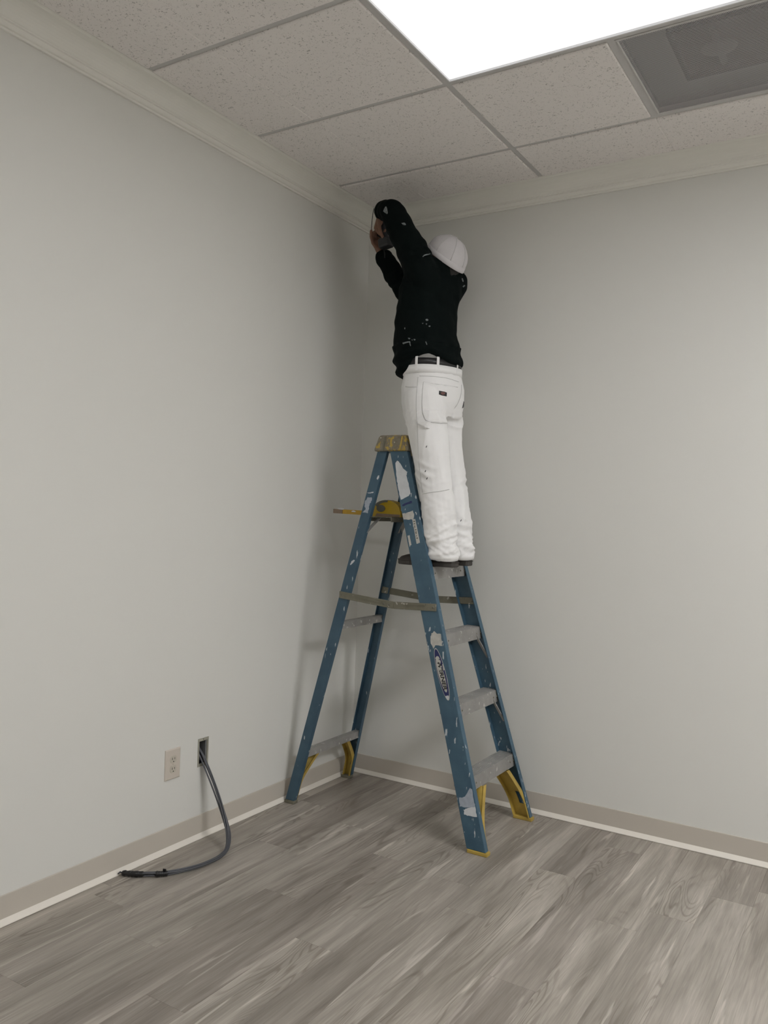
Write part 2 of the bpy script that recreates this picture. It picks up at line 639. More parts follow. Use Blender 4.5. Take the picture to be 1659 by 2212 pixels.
rows = []          # (y_high, y_low)
yy = Y0
rows.append((0.0, Y0))
while yy - T > RY:
    rows.append((yy, yy - T))
    yy -= T
rows.append((yy, RY))
mains = [X0 + 2 * T * i for i in range(0, 5) if X0 + 2 * T * i < RX]
spans = [(0.0, X0)] + [(a, b) for a, b in zip(mains[:-1], mains[1:])] + [(mains[-1], RX)]
lights = []
VENT = (X0 + T, Y0)           # its left/upper corner in plan
LIGHT_CELLS = {(2, 1): 'lens_weak', (2, 3): 'lens_glow', (3, 3): 'lens_glow', (6, 1): 'lens_half'}     # (row, span) of the fluorescent fixtures
tile_cache = {}


def put_tile(xa, xb, ya, yb, score=None):
    ins = lambda v, wall, s: v
    key = (round(xb - xa, 4), round(ya - yb, 4), score)
    if key not in tile_cache:
        tile_cache[key] = tile_mesh(xb - xa, ya - yb, score)
    place('ceiling_tile', tile_cache[key], 'ceiling_tile_mineral', ceil, ((xa + xb) / 2, (ya + yb) / 2, H))


WE = CW - 0.012       # tiles at the walls end inside the crown
for ri, (ya, yb) in enumerate(rows):
    ya2 = ya - (WE if ri == 0 else 0)
    yb2 = yb + (WE if ri == len(rows) - 1 else 0)
    if ya2 - yb2 < 0.06:
        continue
    for si, (xa, xb) in enumerate(spans):
        if (ri, si) in LIGHT_CELLS:
            lights.append((xa, xb, ya, yb, LIGHT_CELLS[(ri, si)]))
            continue
        xa2 = xa + (WE if si == 0 else 0)
        xb2 = xb - (WE if si == len(spans) - 1 else 0)
        if xb2 - xa2 < 0.06:
            continue
        if ri == 1 and si == 1:
            put_tile(xa, xa + T, ya2, yb2)
            continue
        if si == 0:
            sc = (xb - T) - (xa2 + xb2) / 2
        elif si == len(spans) - 1:
            sc = (xa + T) - (xa2 + xb2) / 2
        else:
            sc = 0.0
        put_tile(xa2, xb2, ya2, yb2, round(sc, 4))


def tee(a, b, axis, at):
    if axis == 'y':
        mb = MB().box((at - TW, a, H), (at + TW, b, H + 0.002)).box((at - 0.0015, a, H + 0.002), (at + 0.0015, b, H + 0.035))
    else:
        mb = MB().box((a, at - TW, H), (b, at + TW, H + 0.002)).box((a, at - 0.0015, H + 0.002), (b, at + 0.0015, H + 0.035))
    part('tee_rail', mb, 'tee_metal', ceil)


for x in mains:
    tee(RY + 0.06, -0.06, 'y', x)
for (ya, yb) in rows[1:]:
    for (xa, xb) in spans:
        tee(max(xa + TW, 0.06), min(xb - TW, RX - 0.06), 'x', ya)
tee(Y0 - T + TW, Y0 - TW, 'y', X0 + T)


# --- fluorescent troffers
def troffer(xa, xb, ya, yb, lens, label):
    cx, cy = (xa + xb) / 2, (ya + yb) / 2
    t = thing('ceiling_light', label, 'light', (cx, cy, H), 'recessed fluorescent ceiling lights')
    g = TW + 0.001
    x0, x1, y0, y1 = xa + g, xb - g, yb + g, ya - g
    f = 0.007
    rect = lambda i, z: [(x0 + i, y0 + i, z), (x1 - i, y0 + i, z), (x1 - i, y1 - i, z), (x0 + i, y1 - i, z)]
    part('frame', MB().rings([rect(0, H + 0.03), rect(0, H - 0.003), rect(f * 0.3, H - 0.006), rect(f, H - 0.006), rect(f, H + 0.004), rect(f, H + 0.03)], cap=False), 'fixture_white', t)
    i = 0.050
    part('lens_edge', MB().rings([rect(f, H + 0.002), rect(f + i, H - 0.001), rect(f + i, H + 0.004), rect(f, H + 0.006)], cap=False), 'lens_dim', t)
    i += f
    part('lens', MB().box((x0 + i, y0 + i, H - 0.001), (x1 - i, y1 - i, H + 0.004)), lens, t)
    part('housing', MB().rings([rect(0.002, H + 0.03), rect(0.04, H + 0.12)]), 'fixture_white', t)


light_labels = ['glowing rectangular ceiling light beside the perforated vent panel',
                'bright rectangular ceiling light of a pair, nearer the wall behind the vent panel',
                'bright rectangular ceiling light of a pair, farther from the wall behind the vent panel',
                'single rectangular ceiling light over the floor by the cable wall']
for k, L in enumerate(lights):
    troffer(*L, light_labels[k])

# --- perforated return-air panel
vx0, vx1, vy0, vy1 = X0 + T + TW + 0.001, X0 + 2 * T - TW - 0.001, Y0 - T + TW + 0.001, Y0 - TW - 0.001
vt = thing('ceiling_vent', 'grey perforated metal vent panel in the ceiling grid', 'vent', ((vx0 + vx1) / 2, (vy0 + vy1) / 2, H))
fr = lambda i, z: [(vx0 + i, vy0 + i, z), (vx1 - i, vy0 + i, z), (vx1 - i, vy1 - i, z), (vx0 + i, vy1 - i, z)]
part('frame', MB().rings([fr(0, H + 0.02), fr(0, H - 0.002), fr(0.006, H - 0.004), fr(0.010, H - 0.002), fr(0.010, H + 0.02)], cap=False), 'tee_metal', vt)
part('perforated_panel', MB().add(fr(0.0095, H + 0.0005), [(0, 1, 2, 3)]), 'perforated_metal', vt)
plain('vent_inside', (0.22, 0.22, 0.225), 0.8)
plain('vent_vane', (0.09, 0.09, 0.09), 0.7)
part('back_box', MB().rings([fr(0.004, H + 0.02), fr(0.004, H + 0.05)], cap=False).add(fr(0.004, H + 0.05), [(0, 1, 2, 3)]), 'vent_inside', vt)
cx, cy = 1.955, -0.765
sq = lambda r, z: [(cx - r, cy - r, z), (cx + r, cy - r, z), (cx + r, cy + r, z), (cx - r, cy + r, z)]
part('duct_collar', MB().rings([sq(0.17, H + 0.049), sq(0.17, H + 0.03), sq(0.155, H + 0.03), sq(0.155, H + 0.049)], cap=False).add(sq(0.155, H + 0.046), [(0, 1, 2, 3)]), 'black_void', vt)
part('damper_vane', MB().tube([(cx - 0.03, cy - 0.12, H + 0.034), (cx - 0.03, cy + 0.10, H + 0.034)], 0.012, 8)
     .ellipsoid((cx - 0.03, cy, H + 0.034), [V((0.06, 0, 0)), V((0, 0.05, 0)), V((0, 0, 0.01))]), 'vent_vane', vt, smooth=True)

# ------------------------------------------------------------------ outlet and cable box on the left wall
ot = thing('wall_outlet', 'beige duplex outlet plate on the white wall', 'outlet', (0, -1.3335, 0.3585))
oy0, oy1, oz0, oz1 = -1.3745, -1.2925, 0.2965, 0.4205
pr = lambda i, x: [(x, oy0 + i, oz0 + i), (x, oy1 - i, oz0 + i), (x, oy1 - i, oz1 - i), (x, oy0 + i, oz1 - i)]
part('plate', MB().rings([pr(0, 0.0), pr(0, 0.0035), pr(0.004, 0.0065)]), 'outlet_plate', ot)
ocy = (oy0 + oy1) / 2
for zc in (0.3785, 0.3385):
    ring = []
    for j in range(28):
        a = 2 * math.pi * j / 28
        yv = max(-0.0172, min(0.0172, 0.0195 * math.cos(a)))
        zv = max(-0.0150, min(0.0150, 0.0172 * math.sin(a)))
        ring.append((yv, zv))
    rc = part('receptacle', MB().rings([[(x, ocy + y * s, zc + z * s) for y, z in ring] for x, s in ((0.006, 1), (0.0078, 1), (0.0084, 0.95))]), 'outlet_face', ot)
    for dy, h in ((-0.0065, 0.0048), (0.0065, 0.0040)):
        part('slot', MB().box((0.0080, ocy + dy - 0.0013, zc + 0.0025 - h), (0.0086, ocy + dy + 0.0013, zc + 0.0025 + h)), 'black_void', rc)
    part('ground_hole', MB().rings([[(x, ocy + 0.0026 * math.cos(a), zc - 0.0092 + 0.0026 * math.sin(a)) for a in [2 * math.pi * j / 10 for j in range(10)]] for x in (0.0080, 0.0087)]), 'black_void', rc)
part('screw', MB().ellipsoid((0.0066, ocy, 0.3585), [V((0, 0.003, 0)), V((0, 0, 0.003)), V((0.0012, 0, 0))], 12, 6), 'outlet_face', ot, smooth=True)

cb = thing('cable_box', 'open wall box with bare metal frame that the cables come out of', 'wall box', (0, (HB[0] + HB[1]) / 2, HB[2]))
br = lambda i, j, x: [(x, HB[0] + i, HB[2] + j), (x, HB[1] - i, HB[2] + j), (x, HB[1] - i, HB[3] - j), (x, HB[0] + i, HB[3] - j)]
part('frame', MB().rings([br(0.0008, 0.0008, -0.004), br(0.0008, 0.0008, 0.0006), br(0.009, 0.012, 0.0006), br(0.009, 0.012, -0.006)], cap=False), 'box_frame', cb)
part('back_shell', MB().rings([br(0.008, 0.011, -0.006), br(0.008, 0.011, -0.085)], cap=False).add(br(0.008, 0.011, -0.085), [(0, 1, 2, 3)]), 'black_void', cb)
part('side_plate', MB().box((-0.07, HB[1] - 0.0140, HB[2] + 0.013), (-0.004, HB[1] - 0.0095, HB[3] - 0.013)), 'box_metal', cb)
for z in (HB[2] + 0.006, HB[3] - 0.006):
    part('screw_hole', MB().rings([[(x, -1.156 + 0.0022 * math.cos(a), z + 0.0022 * math.sin(a)) for a in [2 * math.pi * j / 10 for j in range(10)]] for x in (0.0004, 0.0010)]), 'black_void', cb)

# --- the cables
ct = thing('cable_bundle', 'bundle of thin grey cables taped together hanging to the floor', 'cable', (0.16, -1.30, 0))


def bez(pts, n=10):
    """Catmull-Rom through pts"""
    P = [V(p) for p in pts]
    P = [P[0] * 2 - P[1]] + P + [P[-1] * 2 - P[-2]]
    out = []
    for i in range(1, len(P) - 2):
        a, b, c, d = P[i - 1], P[i], P[i + 1], P[i + 2]
        for k in range(n):
            t = k / n
            out.append(0.5 * ((2 * b) + (c - a) * t + (2 * a - 5 * b + 4 * c - d) * t * t + (3 * b - a - 3 * c + d) * t ** 3))
    out.append(P[-2])
    return out


spine = [(-0.065, -1.172, 0.412), (-0.022, -1.168, 0.384), (0.016, -1.160, 0.330), (0.075, -1.152, 0.225), (0.125, -1.152, 0.130), (0.165, -1.165, 0.060),
         (0.200, -1.205, 0.022), (0.225, -1.270, 0.0135), (0.226, -1.350, 0.0125), (0.205, -1.430, 0.0125), (0.165, -1.505, 0.0125),
         (0.115, -1.550, 0.0125), (0.070, -1.580, 0.0125), (0.030, -1.600, 0.0125)]
sp = bez(spine, 8)
nsp = len(sp)
for k in range(7):
    ang = 2 * math.pi * k / 6
    pts = []
    for i, p in enumerate(sp):
        u = i / (nsp - 1)
        r = 0.0062 if k < 6 else 0.0
        r *= (0.8 + 0.35 * math.sin(u * 7 + k)) * (1 + 0.9 * math.exp(-((u - 0.14) / 0.16) ** 2) * (u > 0.05))
        if k == 1:          # one strand swings loose before joining
            r += 0.021 * math.exp(-((u - 0.27) / 0.13) ** 2)
        d = (sp[min(i + 1, nsp - 1)] - sp[max(i - 1, 0)]).normalized()
        a = d.cross(V((0, 0, 1)))
        a = a.normalized() if a.length > 1e-3 else V((0, 1, 0))
        b = d.cross(a)
        th = ang + u * 2.2 if k != 1 else 2.4
        q = p + (a * math.cos(th) + b * math.sin(th)) * r
        if u > 0.5:
            q.z = max(q.z, 0.0038)
        pts.append(q)
    part('cable', MB().tube(pts, 0.0034, 8), 'wire_grey', ct, smooth=True)


def wrap(u0, u1, r, name):
    pts, rr = [], []
    n = 14
    for i in range(n + 1):
        u = (u0 + (u1 - u0) * i / n) * (nsp - 1)
        a = int(u)
        b = min(a + 1, nsp - 1)
        p = sp[a].lerp(sp[b], u - a)
        k = r * (0.86 + 0.24 * noise.noise(V((i * 1.3, u0 * 40, 0)))) * (0.75 if i in (0, n) else 1)
        pts.append(V((p.x, p.y, max(p.z, k + 0.0004))))
        rr.append(k)
    return part(name, MB().tube(pts, rr, 12), 'black_tape', ct, smooth=True)


wrap(0.865, 1.0, 0.0125, 'tape_wrap')
w2 = wrap(0.765, 0.815, 0.0125, 'tape_wrap')
part('tape_tail', MB().bar((0.160, -1.512, 0.018), (0.170, -1.520, 0.036), (0.006, 0.002, 0), (0.0, 0.0008, 0.0004)), 'black_tape', w2)
part('wire_end', MB().tube([(0.032, -1.599, 0.012), (0.020, -1.603, 0.015), (0.018, -1.611, 0.010)], 0.003, 6), 'wire_grey', ct, smooth=True)

# ------------------------------------------------------------------ the stepladder
LC = -0.35      # the ladder's mid line (y)
lad = thing('stepladder', 'blue paint-splashed fibreglass stepladder with yellow feet standing in the corner', 'ladder', (0.55, LC, 0))
ZT = 1.715


def lerp(a, b, t):
    return a + (b - a) * t


def yo(z, rear=False):     # outer face of the near rails
    return lerp(-0.606, -0.499, z / 1.7) if rear else lerp(-0.612, -0.505, z / 1.7)


def xf(z):    # front edge of a front rail
    return lerp(1.088, 0.580, z / 1.7)


def xb(z):    # back edge of a front rail
    return lerp(1.000, 0.487, z / 1.7)


def rb(z):
    return lerp(0.0185, 0.415, z / 1.7)


def rf(z):
    return lerp(0.070, 0.468, z / 1.7)


def mir(y, side):
    return y if side < 0 else 2 * LC - y


def rail(name, fa, fb, rear, side, z0, z1, t, fl, m):
    rs = []
    for z in (z0, z1):
        a, b, y = fa(z), fb(z), yo(z, rear)
        prof = [(a, 0), (b, 0), (b, fl), (b - t, fl), (b - t, t), (a + t, t), (a + t, fl), (a, fl)]
        rs.append([(x, mir(y + v, side), z) for x, v in prof])
    return part(name, MB().rings(rs), m, lad, bevel=0.0022)


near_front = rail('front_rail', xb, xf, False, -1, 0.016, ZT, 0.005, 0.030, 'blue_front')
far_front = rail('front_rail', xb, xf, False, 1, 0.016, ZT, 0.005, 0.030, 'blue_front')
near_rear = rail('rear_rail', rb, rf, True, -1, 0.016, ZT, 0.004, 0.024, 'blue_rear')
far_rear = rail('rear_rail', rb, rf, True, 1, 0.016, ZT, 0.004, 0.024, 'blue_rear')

# feet
for side in (-1, 1):
    for fa, fb, rear in ((xb, xf, False), (rb, rf, True)):
        y = yo(0, rear)
        ya, yb = mir(y - 0.002, side), mir(y + 0.034, side)
        part('foot', MB().box((fa(0) - (0.002 if not rear else 0.001), min(ya, yb), 0), (fb(0) + 0.003, max(ya, yb), 0.0155)), 'yellow_plastic' if not rear else 'dull_bar', lad, bevel=0.003)

# top cap
cz0, cz1 = 1.700, 1.776
crs = []
for z, (xa, xc), ya in ((cz0, (0.404, 0.590), -0.515), (cz0 + 0.012, (0.406, 0.588), -0.515), (cz1 - 0.012, (0.422, 0.574), -0.508), (cz1, (0.428, 0.568), -0.502)):
    yb = 2 * LC - ya
    crs.append([(xa, ya, z), (xc, ya, z), (xc, yb, z), (xa, yb, z)])
cap = part('top_cap', MB().rings(crs), 'cap_paint', lad, bevel=0.008, seg=3)
part('ridge', MB().bar((0.548, -0.5165, 1.704), (0.556, -0.5100, 1.768), (0.004, 0, 0), (0, 0.003, 0)), 'yellow_plastic', cap)
part('ridge', MB().bar((0.455, -0.5165, 1.704), (0.463, -0.5100, 1.768), (0.004, 0, 0), (0, 0.003, 0)), 'dull_bar', cap)

# steps
STEPS = [0.300, 0.592, 0.885, 1.178, 1.470]
for i, zs in enumerate(STEPS):
    x1 = xf(zs) - 0.0065
    x0 = xb(zs) + 0.006
    ya = yo(zs) + 0.0055
    yb = 2 * LC - ya
    mb = MB()
    prof = [(x0, zs - 0.045), (x0, zs)]
    nr = 9
    for k in range(nr):
        a = x0 + (x1 - x0) * (k + 0.25) / nr
        b = x0 + (x1 - x0) * (k + 0.75) / nr
        prof += [(a, zs), (a + 0.001, zs + 0.0018), (b - 0.001, zs + 0.0018), (b, zs)]
    sl = 0.3 * 0.055
    prof += [(x1, zs), (x1 + sl * 0.25, zs - 0.055), (x1 + sl * 0.25 - 0.003, zs - 0.055), (x1 - 0.003, zs - 0.004), (x0 + 0.003, zs - 0.004), (x0 + 0.003, zs - 0.045)]
    mb.rings([[(x, y, z) for x, z in prof] for y in (ya, yb)])
    st = part('step', mb, 'aluminium', lad)
    for yr in (ya + 0.02, ya + 0.055, yb - 0.055, yb - 0.02):
        part('rivet', MB().ellipsoid((x1 + 0.003, yr, zs - 0.028), [V((0, 0.004, 0)), V((0, 0, 0.004)), V((0.0028, 0, 0))], 8, 4), 'dull_bar', st, smooth=True)
    if i in (1, 2, 4):
        for side in (-1, 1):
            yk, yr = (ya + 0.075, ya + 0.006) if side < 0 else (yb - 0.075, yb - 0.006)
            zb = zs - 0.145
            part('step_brace', MB().bar((x1 - 0.012, yk, zs - 0.006), (xf(zb) - 0.016, mir(yo(zb) + 0.007, side), zb), (0.006, 0, 0), (0, 0.0015, 0.0015)), 'aluminium', lad)

# yellow knee braces: channels that curve from the bottom step down to the feet


def brace(curve, fa, fb, side, rear, rim, m, hole=None):
    """curve: list of (inset from the rail's inner face, z)"""
    t = 0.003
    c = bez([(d, z, 0) for d, z in curve], 5)
    rows_ = []
    for p in c:
        d, z = p.x, p.y
        a, b, y = fa(z) + 0.004, fb(z) - 0.004, yo(z, rear) + 0.006
        rows_.append((a, b, y + d, z))
    mb = MB()
    # web, in two strips so an opening can be left
    for i in range(len(rows_) - 1):
        a0, b0, y0, z0 = rows_[i]
        a1, b1, y1, z1 = rows_[i + 1]
        segs = [(0, 1)]
        if hole and hole[0] < (z0 + z1) / 2 < hole[1]:
            segs = [(0, 0.5), (0.95, 1)]
        for s0, s1 in segs:
            q = lambda a, b, y, z, s, e: (lerp(a, b, s), mir(y + e, side), z)
            mb.rings([[q(a0, b0, y0, z0, s0, 0), q(a0, b0, y0, z0, s1, 0), q(a0, b0, y0, z0, s1, t), q(a0, b0, y0, z0, s0, t)],
                      [q(a1, b1, y1, z1, s0, 0), q(a1, b1, y1, z1, s1, 0), q(a1, b1, y1, z1, s1, t), q(a1, b1, y1, z1, s0, t)]])
    # rims at both edges
    for edge in (0, 1):
        rs = []
        for a, b, y, z in rows_:
            x0_, x1_ = (a, a + 0.004) if edge == 0 else (b - 0.004, b)
            rs.append([(x0_, mir(y, side), z), (x1_, mir(y, side), z), (x1_, mir(y + rim, side), z), (x0_, mir(y + rim, side), z)])
        mb.rings(rs)
    return part('corner_brace', mb, m, lad)


front_curve = [(0.098, 0.248), (0.060, 0.195), (0.025, 0.140), (0.006, 0.090), (0.001, 0.045), (0.001, 0.0155)]
for side in (-1, 1):
    brace(front_curve, xb, xf, side, False, 0.030, 'yellow_plastic', (0.075, 0.125))
rear_curve = [(0.095, 0.232), (0.055, 0.185), (0.018, 0.135), (0.003, 0.100), (0.001, 0.05), (0.001, 0.0155)]
for side in (-1, 1):
    brace(rear_curve, rb, rf, side, True, 0.026, 'yellow_plastic', (0.065, 0.100))

# rear cross bars
for z in (0.245, 0.872, 1.20):
    if z > 1.1:
        continue
    ya = yo(z, True) + 0.0045
    yb = 2 * LC - ya
    xm = (rb(z) + rf(z)) / 2 + 0.004
    hb = 0.017
    mb = MB()
    prof = [(xm - 0.016, z + hb), (xm + 0.016, z + hb), (xm + 0.018, z - hb), (xm + 0.015, z - hb), (xm + 0.013, z + hb - 0.003), (xm - 0.013, z + hb - 0.003), (xm - 0.015, z - hb), (xm - 0.018, z - hb)]
    mb.rings([[(x, y, zz) for x, zz in prof] for y in (ya, yb)])
    part('cross_bar', mb, 'aluminium', lad)

# spreader arms: two hinged pieces on each side


def xz_on(z, which):
    return (rb(z) + rf(z)) / 2 if which == 'r' else lerp(xb(z), xf(z), 0.8)


for side in (-1, 1):
    zr, zm, zf = 1.020, 0.996, 1.005
    yr = mir(yo(zr, True) - 0.004, side)
    yf = mir(yo(zf) - 0.004, side)
    if side > 0:
        yr = mir(yo(zr, True) + 0.010, side)
        yf = mir(yo(zf) + 0.010, side)
    xr, xfr = xz_on(zr, 'r') - 0.012, xz_on(zf, 'f')
    xm = lerp(xr, xfr, 0.56)
    ym = (yr + yf) / 2
    a = part('spreader', MB().bar((xr - 0.012, yr, zr), (xm + 0.012, ym, zm), (0.0, 0, 0.0165), (0, 0.0025, 0)), 'dull_bar', lad, bevel=0.002)
    part('rib', MB().bar((xr, yr - 0.003, zr + 0.008), (xm - 0.05, ym - 0.003, zm + 0.008), (0, 0, 0.004), (0, 0.0016, 0)), 'dull_bar', a)
    b = part('spreader', MB().bar((xm + 0.013, ym, zm), (xfr + 0.014, yf, zf), (0.0, 0, 0.0165), (0, 0.0025, 0)), 'dull_bar', lad, bevel=0.002)
    part('rib', MB().bar((xm + 0.03, ym - 0.003, zm + 0.008), (xfr - 0.04, yf - 0.003, zf + 0.008), (0, 0, 0.004), (0, 0.0016, 0)), 'dull_bar', b)
    for (x, y, z), p_ in (((xr, yr, zr), a), ((xfr, yf, zf), b), ((xm - 0.04, ym, zm + 0.003), a), ((xm - 0.012, ym, zm + 0.001), a)):
        part('rivet', MB().ellipsoid((x, y - 0.003, z), [V((0.006, 0, 0)), V((0, 0, 0.006)), V((0, 0.003, 0))], 10, 4), 'tape_grey', p_, smooth=True)

# pail shelf between the rear rails
zs = 1.395
sx0, sx1 = rb(zs) + 0.004, rf(zs) + 0.115
sya = yo(zs, True) + 0.008
syb = 2 * LC - sya
sh = part('pail_shelf', MB().box((sx0, sya, zs - 0.003), (sx1, syb, zs)).box((sx1 - 0.003, sya, zs - 0.023), (sx1, syb, zs - 0.003)).box((sx0, sya, zs - 0.023), (sx0 + 0.003, syb, zs - 0.003)), 'dull_bar', lad)
for y, s in ((sya + 0.004, 1), (syb - 0.004, -1)):
    part('shelf_bracket', MB().bar((rf(zs) + 0.030, y + 0.030 * s, zs - 0.004), (rf(zs - 0.080) - 0.008, y - 0.004 * s, zs - 0.080), (0.013, 0, 0.003), (0, 0.0016, 0)), 'aluminium', lad)


# --- dried paint, stickers and lettering on the near front rail
def rail_pt(px, py, lift):
    """where the sight line through a spot of the near front rail's outer face meets that face"""
    n = V((0, -1, 0.107 / 1.7)).normalized()
    p0 = V((0, yo(0), 0))
    d = ray(px, py)
    t = (p0 - CAM).dot(n) / d.dot(n)
    return CAM + d * t + n * lift


def rear_pt(px, py, lift):
    n = V((0, -1, 0.107 / 1.7)).normalized()
    p0 = V((0, yo(0, True), 0))
    d = ray(px, py)
    t = (p0 - CAM).dot(n) / d.dot(n)
    return CAM + d * t + n * lift


def patch(name, poly, fn, m, parent, lift=0.0008, jag=0.0, sub=4):
    """a thin raised patch following an outline on a flat face"""
    pts = []
    rnd = random.Random(hash(poly[0]) % 1000)
    for i in range(len(poly)):
        a, b = poly[i], poly[(i + 1) % len(poly)]
        for k in range(sub):
            t = k / sub
            x, y = lerp(a[0], b[0], t), lerp(a[1], b[1], t)
            pts.append((x + rnd.uniform(-jag, jag), y + rnd.uniform(-jag, jag)))
    return part(name, MB().rings([[fn(x, y, 0.0001) for x, y in pts], [fn(x, y, lift) for x, y in pts]]), m, parent)


Z = lambda pts: [(700 + x * 0.14464, 920 + y * 0.14464) for x, y in pts]
patch('paint_smear', Z([(1065, 560), (1100, 515), (1140, 560), (1180, 630), (1245, 690), (1230, 740), (1260, 860), (1290, 1010), (1260, 1050), (1150, 1105), (1110, 950), (1085, 780)]), rail_pt, 'white_paint', near_front, jag=0.7)
patch('paint_smear', Z([(1170, 1310), (1230, 1300), (1330, 1265), (1345, 1330), (1330, 1400), (1190, 1395)]), rail_pt, 'sticker_white', near_front, jag=0.8)
st1 = patch('warning_sticker', Z([(1318, 1395), (1362, 1390), (1432, 1745), (1382, 1762)]), rail_pt, 'sticker_white', near_front, lift=0.0010, jag=0.25)
for k in range(9):
    y = 1420 + k * 30 + (k % 3) * 5
    x = 1330 + (y - 1395) * 0.18
    patch('print_mark', Z([(x, y), (x + 24 - (k % 4) * 4, y - 3), (x + 26 - (k % 4) * 4, y + 14), (x + 3, y + 17)]), rail_pt, 'tape_grey', st1, lift=0.0014, jag=0.2, sub=2)
patch('small_sticker', Z([(1248, 1640), (1278, 1632), (1305, 1778), (1276, 1790)]), rail_pt, 'sticker_white', near_front, jag=0.2)
patch('pen_scrawl', Z([(1165, 1180), (1225, 1150), (1310, 1120), (1318, 1150), (1240, 1172), (1180, 1200)]), rail_pt, 'sticker_navy', near_front, jag=0.6)
W = lambda pts: [(920 + x * 0.08137, 1350 + y * 0.08137) for x, y in pts]
patch('paint_smear', W([(120, 320), (150, 220), (220, 170), (300, 230), (395, 245), (430, 480), (430, 560), (250, 545), (200, 630), (140, 500)]), rail_pt, 'sticker_white', near_front, jag=0.8)
Q = lambda pts: [(980 + x * 0.13106, 1580 + y * 0.13106) for x, y in pts]
patch('paint_smear', Q([(85, 1095), (180, 1080), (270, 930), (300, 960), (345, 1180), (360, 1240), (200, 1250), (105, 1235)]), rail_pt, 'grey_paint', near_front, jag=0.9)
patch('paint_smear', Q([(165, 1290), (230, 1265), (360, 1245), (385, 1410), (250, 1390), (175, 1370)]), rail_pt, 'white_paint', near_front, lift=0.0011, jag=0.9)
patch('paint_smear', Z([(390, 2070), (410, 2020), (445, 1998), (462, 2010), (440, 2040), (398, 2078)]), rear_pt, 'white_paint', near_rear, jag=0.3)
patch('paint_smear', Z([(610, 1130), (650, 1070), (720, 1070), (715, 1110), (680, 1180), (655, 1300), (570, 1290), (620, 1240), (605, 1180)]), rear_pt, 'grey_paint', near_rear, jag=0.9)
patch('paint_smear', Z([(785, 790), (805, 745), (822, 738), (822, 775), (800, 805)]), rear_pt, 'white_paint', near_rear, jag=0.3)
patch('paint_smear', Z([(635, 1000), (740, 985), (740, 1000), (690, 1010)]), rear_pt, 'white_paint', near_rear, jag=0.4)

# oval maker's badge
ax0, ax1 = V(W([(250, 615)])[0]), V(W([(600, 2005)])[0])


def oval(c0, c1, wid, n=36):
    c = (c0 + c1) / 2
    u = (c1 - c0) / 2
    v = V((-u.y, u.x)).normalized() * wid
    return [tuple(c + u * math.cos(2 * math.pi * j / n) + v * math.sin(2 * math.pi * j / n)) for j in range(n)]


badge = patch('badge', oval(ax0, ax1, 9.0), rail_pt, 'sticker_white', near_front, lift=0.0009, sub=1)
patch('badge_field', oval(ax0 + V((0.6, 2)), ax1 - V((0.6, 2)), 8.2), rail_pt, 'sticker_navy', badge, lift=0.0012, sub=1)
b0, b1 = V(W([(285, 860)])[0]), V(W([(548, 1790)])[0])
patch('badge_center', oval(b0, b1, 6.0), rail_pt, 'sticker_white', badge, lift=0.0015, sub=1)
patch('worn_spot', W([(520, 1890), (600, 1870), (622, 1930), (590, 2000), (550, 1960)]), rail_pt, 'white_paint', badge, lift=0.0016, jag=0.4)
patch('worn_spot', W([(250, 880), (300, 825), (345, 840), (375, 905), (300, 925)]), rail_pt, 'sticker_white', badge, lift=0.0016, jag=0.4)
patch('worn_spot', W([(435, 1045), (465, 1030), (500, 1190), (470, 1210)]), rail_pt, 'sticker_white', badge, lift=0.0016, jag=0.3)


def text_mesh(body, size, shear=0.0):
    cu = bpy.data.curves.new('lettering', 'FONT')
    cu.body = body
    cu.size = size
    cu.shear = shear
    cu.align_x, cu.align_y = 'CENTER', 'CENTER'
    cu.offset = 0.032 * size
    cu.extrude = 0.0002
    o = bpy.data.objects.new('lettering', cu)
    COL.objects.link(o)
    dg = bpy.context.evaluated_depsgraph_get()
    me = bpy.data.meshes.new_from_object(o.evaluated_get(dg))
    bpy.data.objects.remove(o)
    return me


tm = text_mesh('WERNER', 0.034, 0.15)
t0, t1 = V(W([(335, 950)])[0]), V(W([(520, 1720)])[0])
pa, pb = rail_pt(t0.x, t0.y, 0.0018), rail_pt(t1.x, t1.y, 0.0018)
nrm = V((0, -1, 0.107 / 1.7)).normalized()
ex = (pb - pa).normalized()
ey = nrm.cross(ex).normalized()
wd = max(v.co.x for v in tm.vertices) - min(v.co.x for v in tm.vertices)
hd = max(v.co.y for v in tm.vertices) - min(v.co.y for v in tm.vertices)
sxx = (pb - pa).length / wd
syy = 0.0185 / hd
cen = (pa + pb) / 2
for v in tm.vertices:
    v.co = cen + ex * (v.co.x * sxx) + ey * (v.co.y * syy) + nrm * (v.co.z) - origin(badge)
place('lettering', tm, 'ink_black', badge)
patch('worn_spot', W([(300, 950), (380, 930), (400, 1000), (330, 985), (320, 1010)]), rail_pt, 'sticker_white', badge, lift=0.0022, jag=0.5)
patch('worn_spot', W([(345, 1170), (400, 1105), (425, 1190), (365, 1205)]), rail_pt, 'sticker_white', badge, lift=0.0022, jag=0.5)

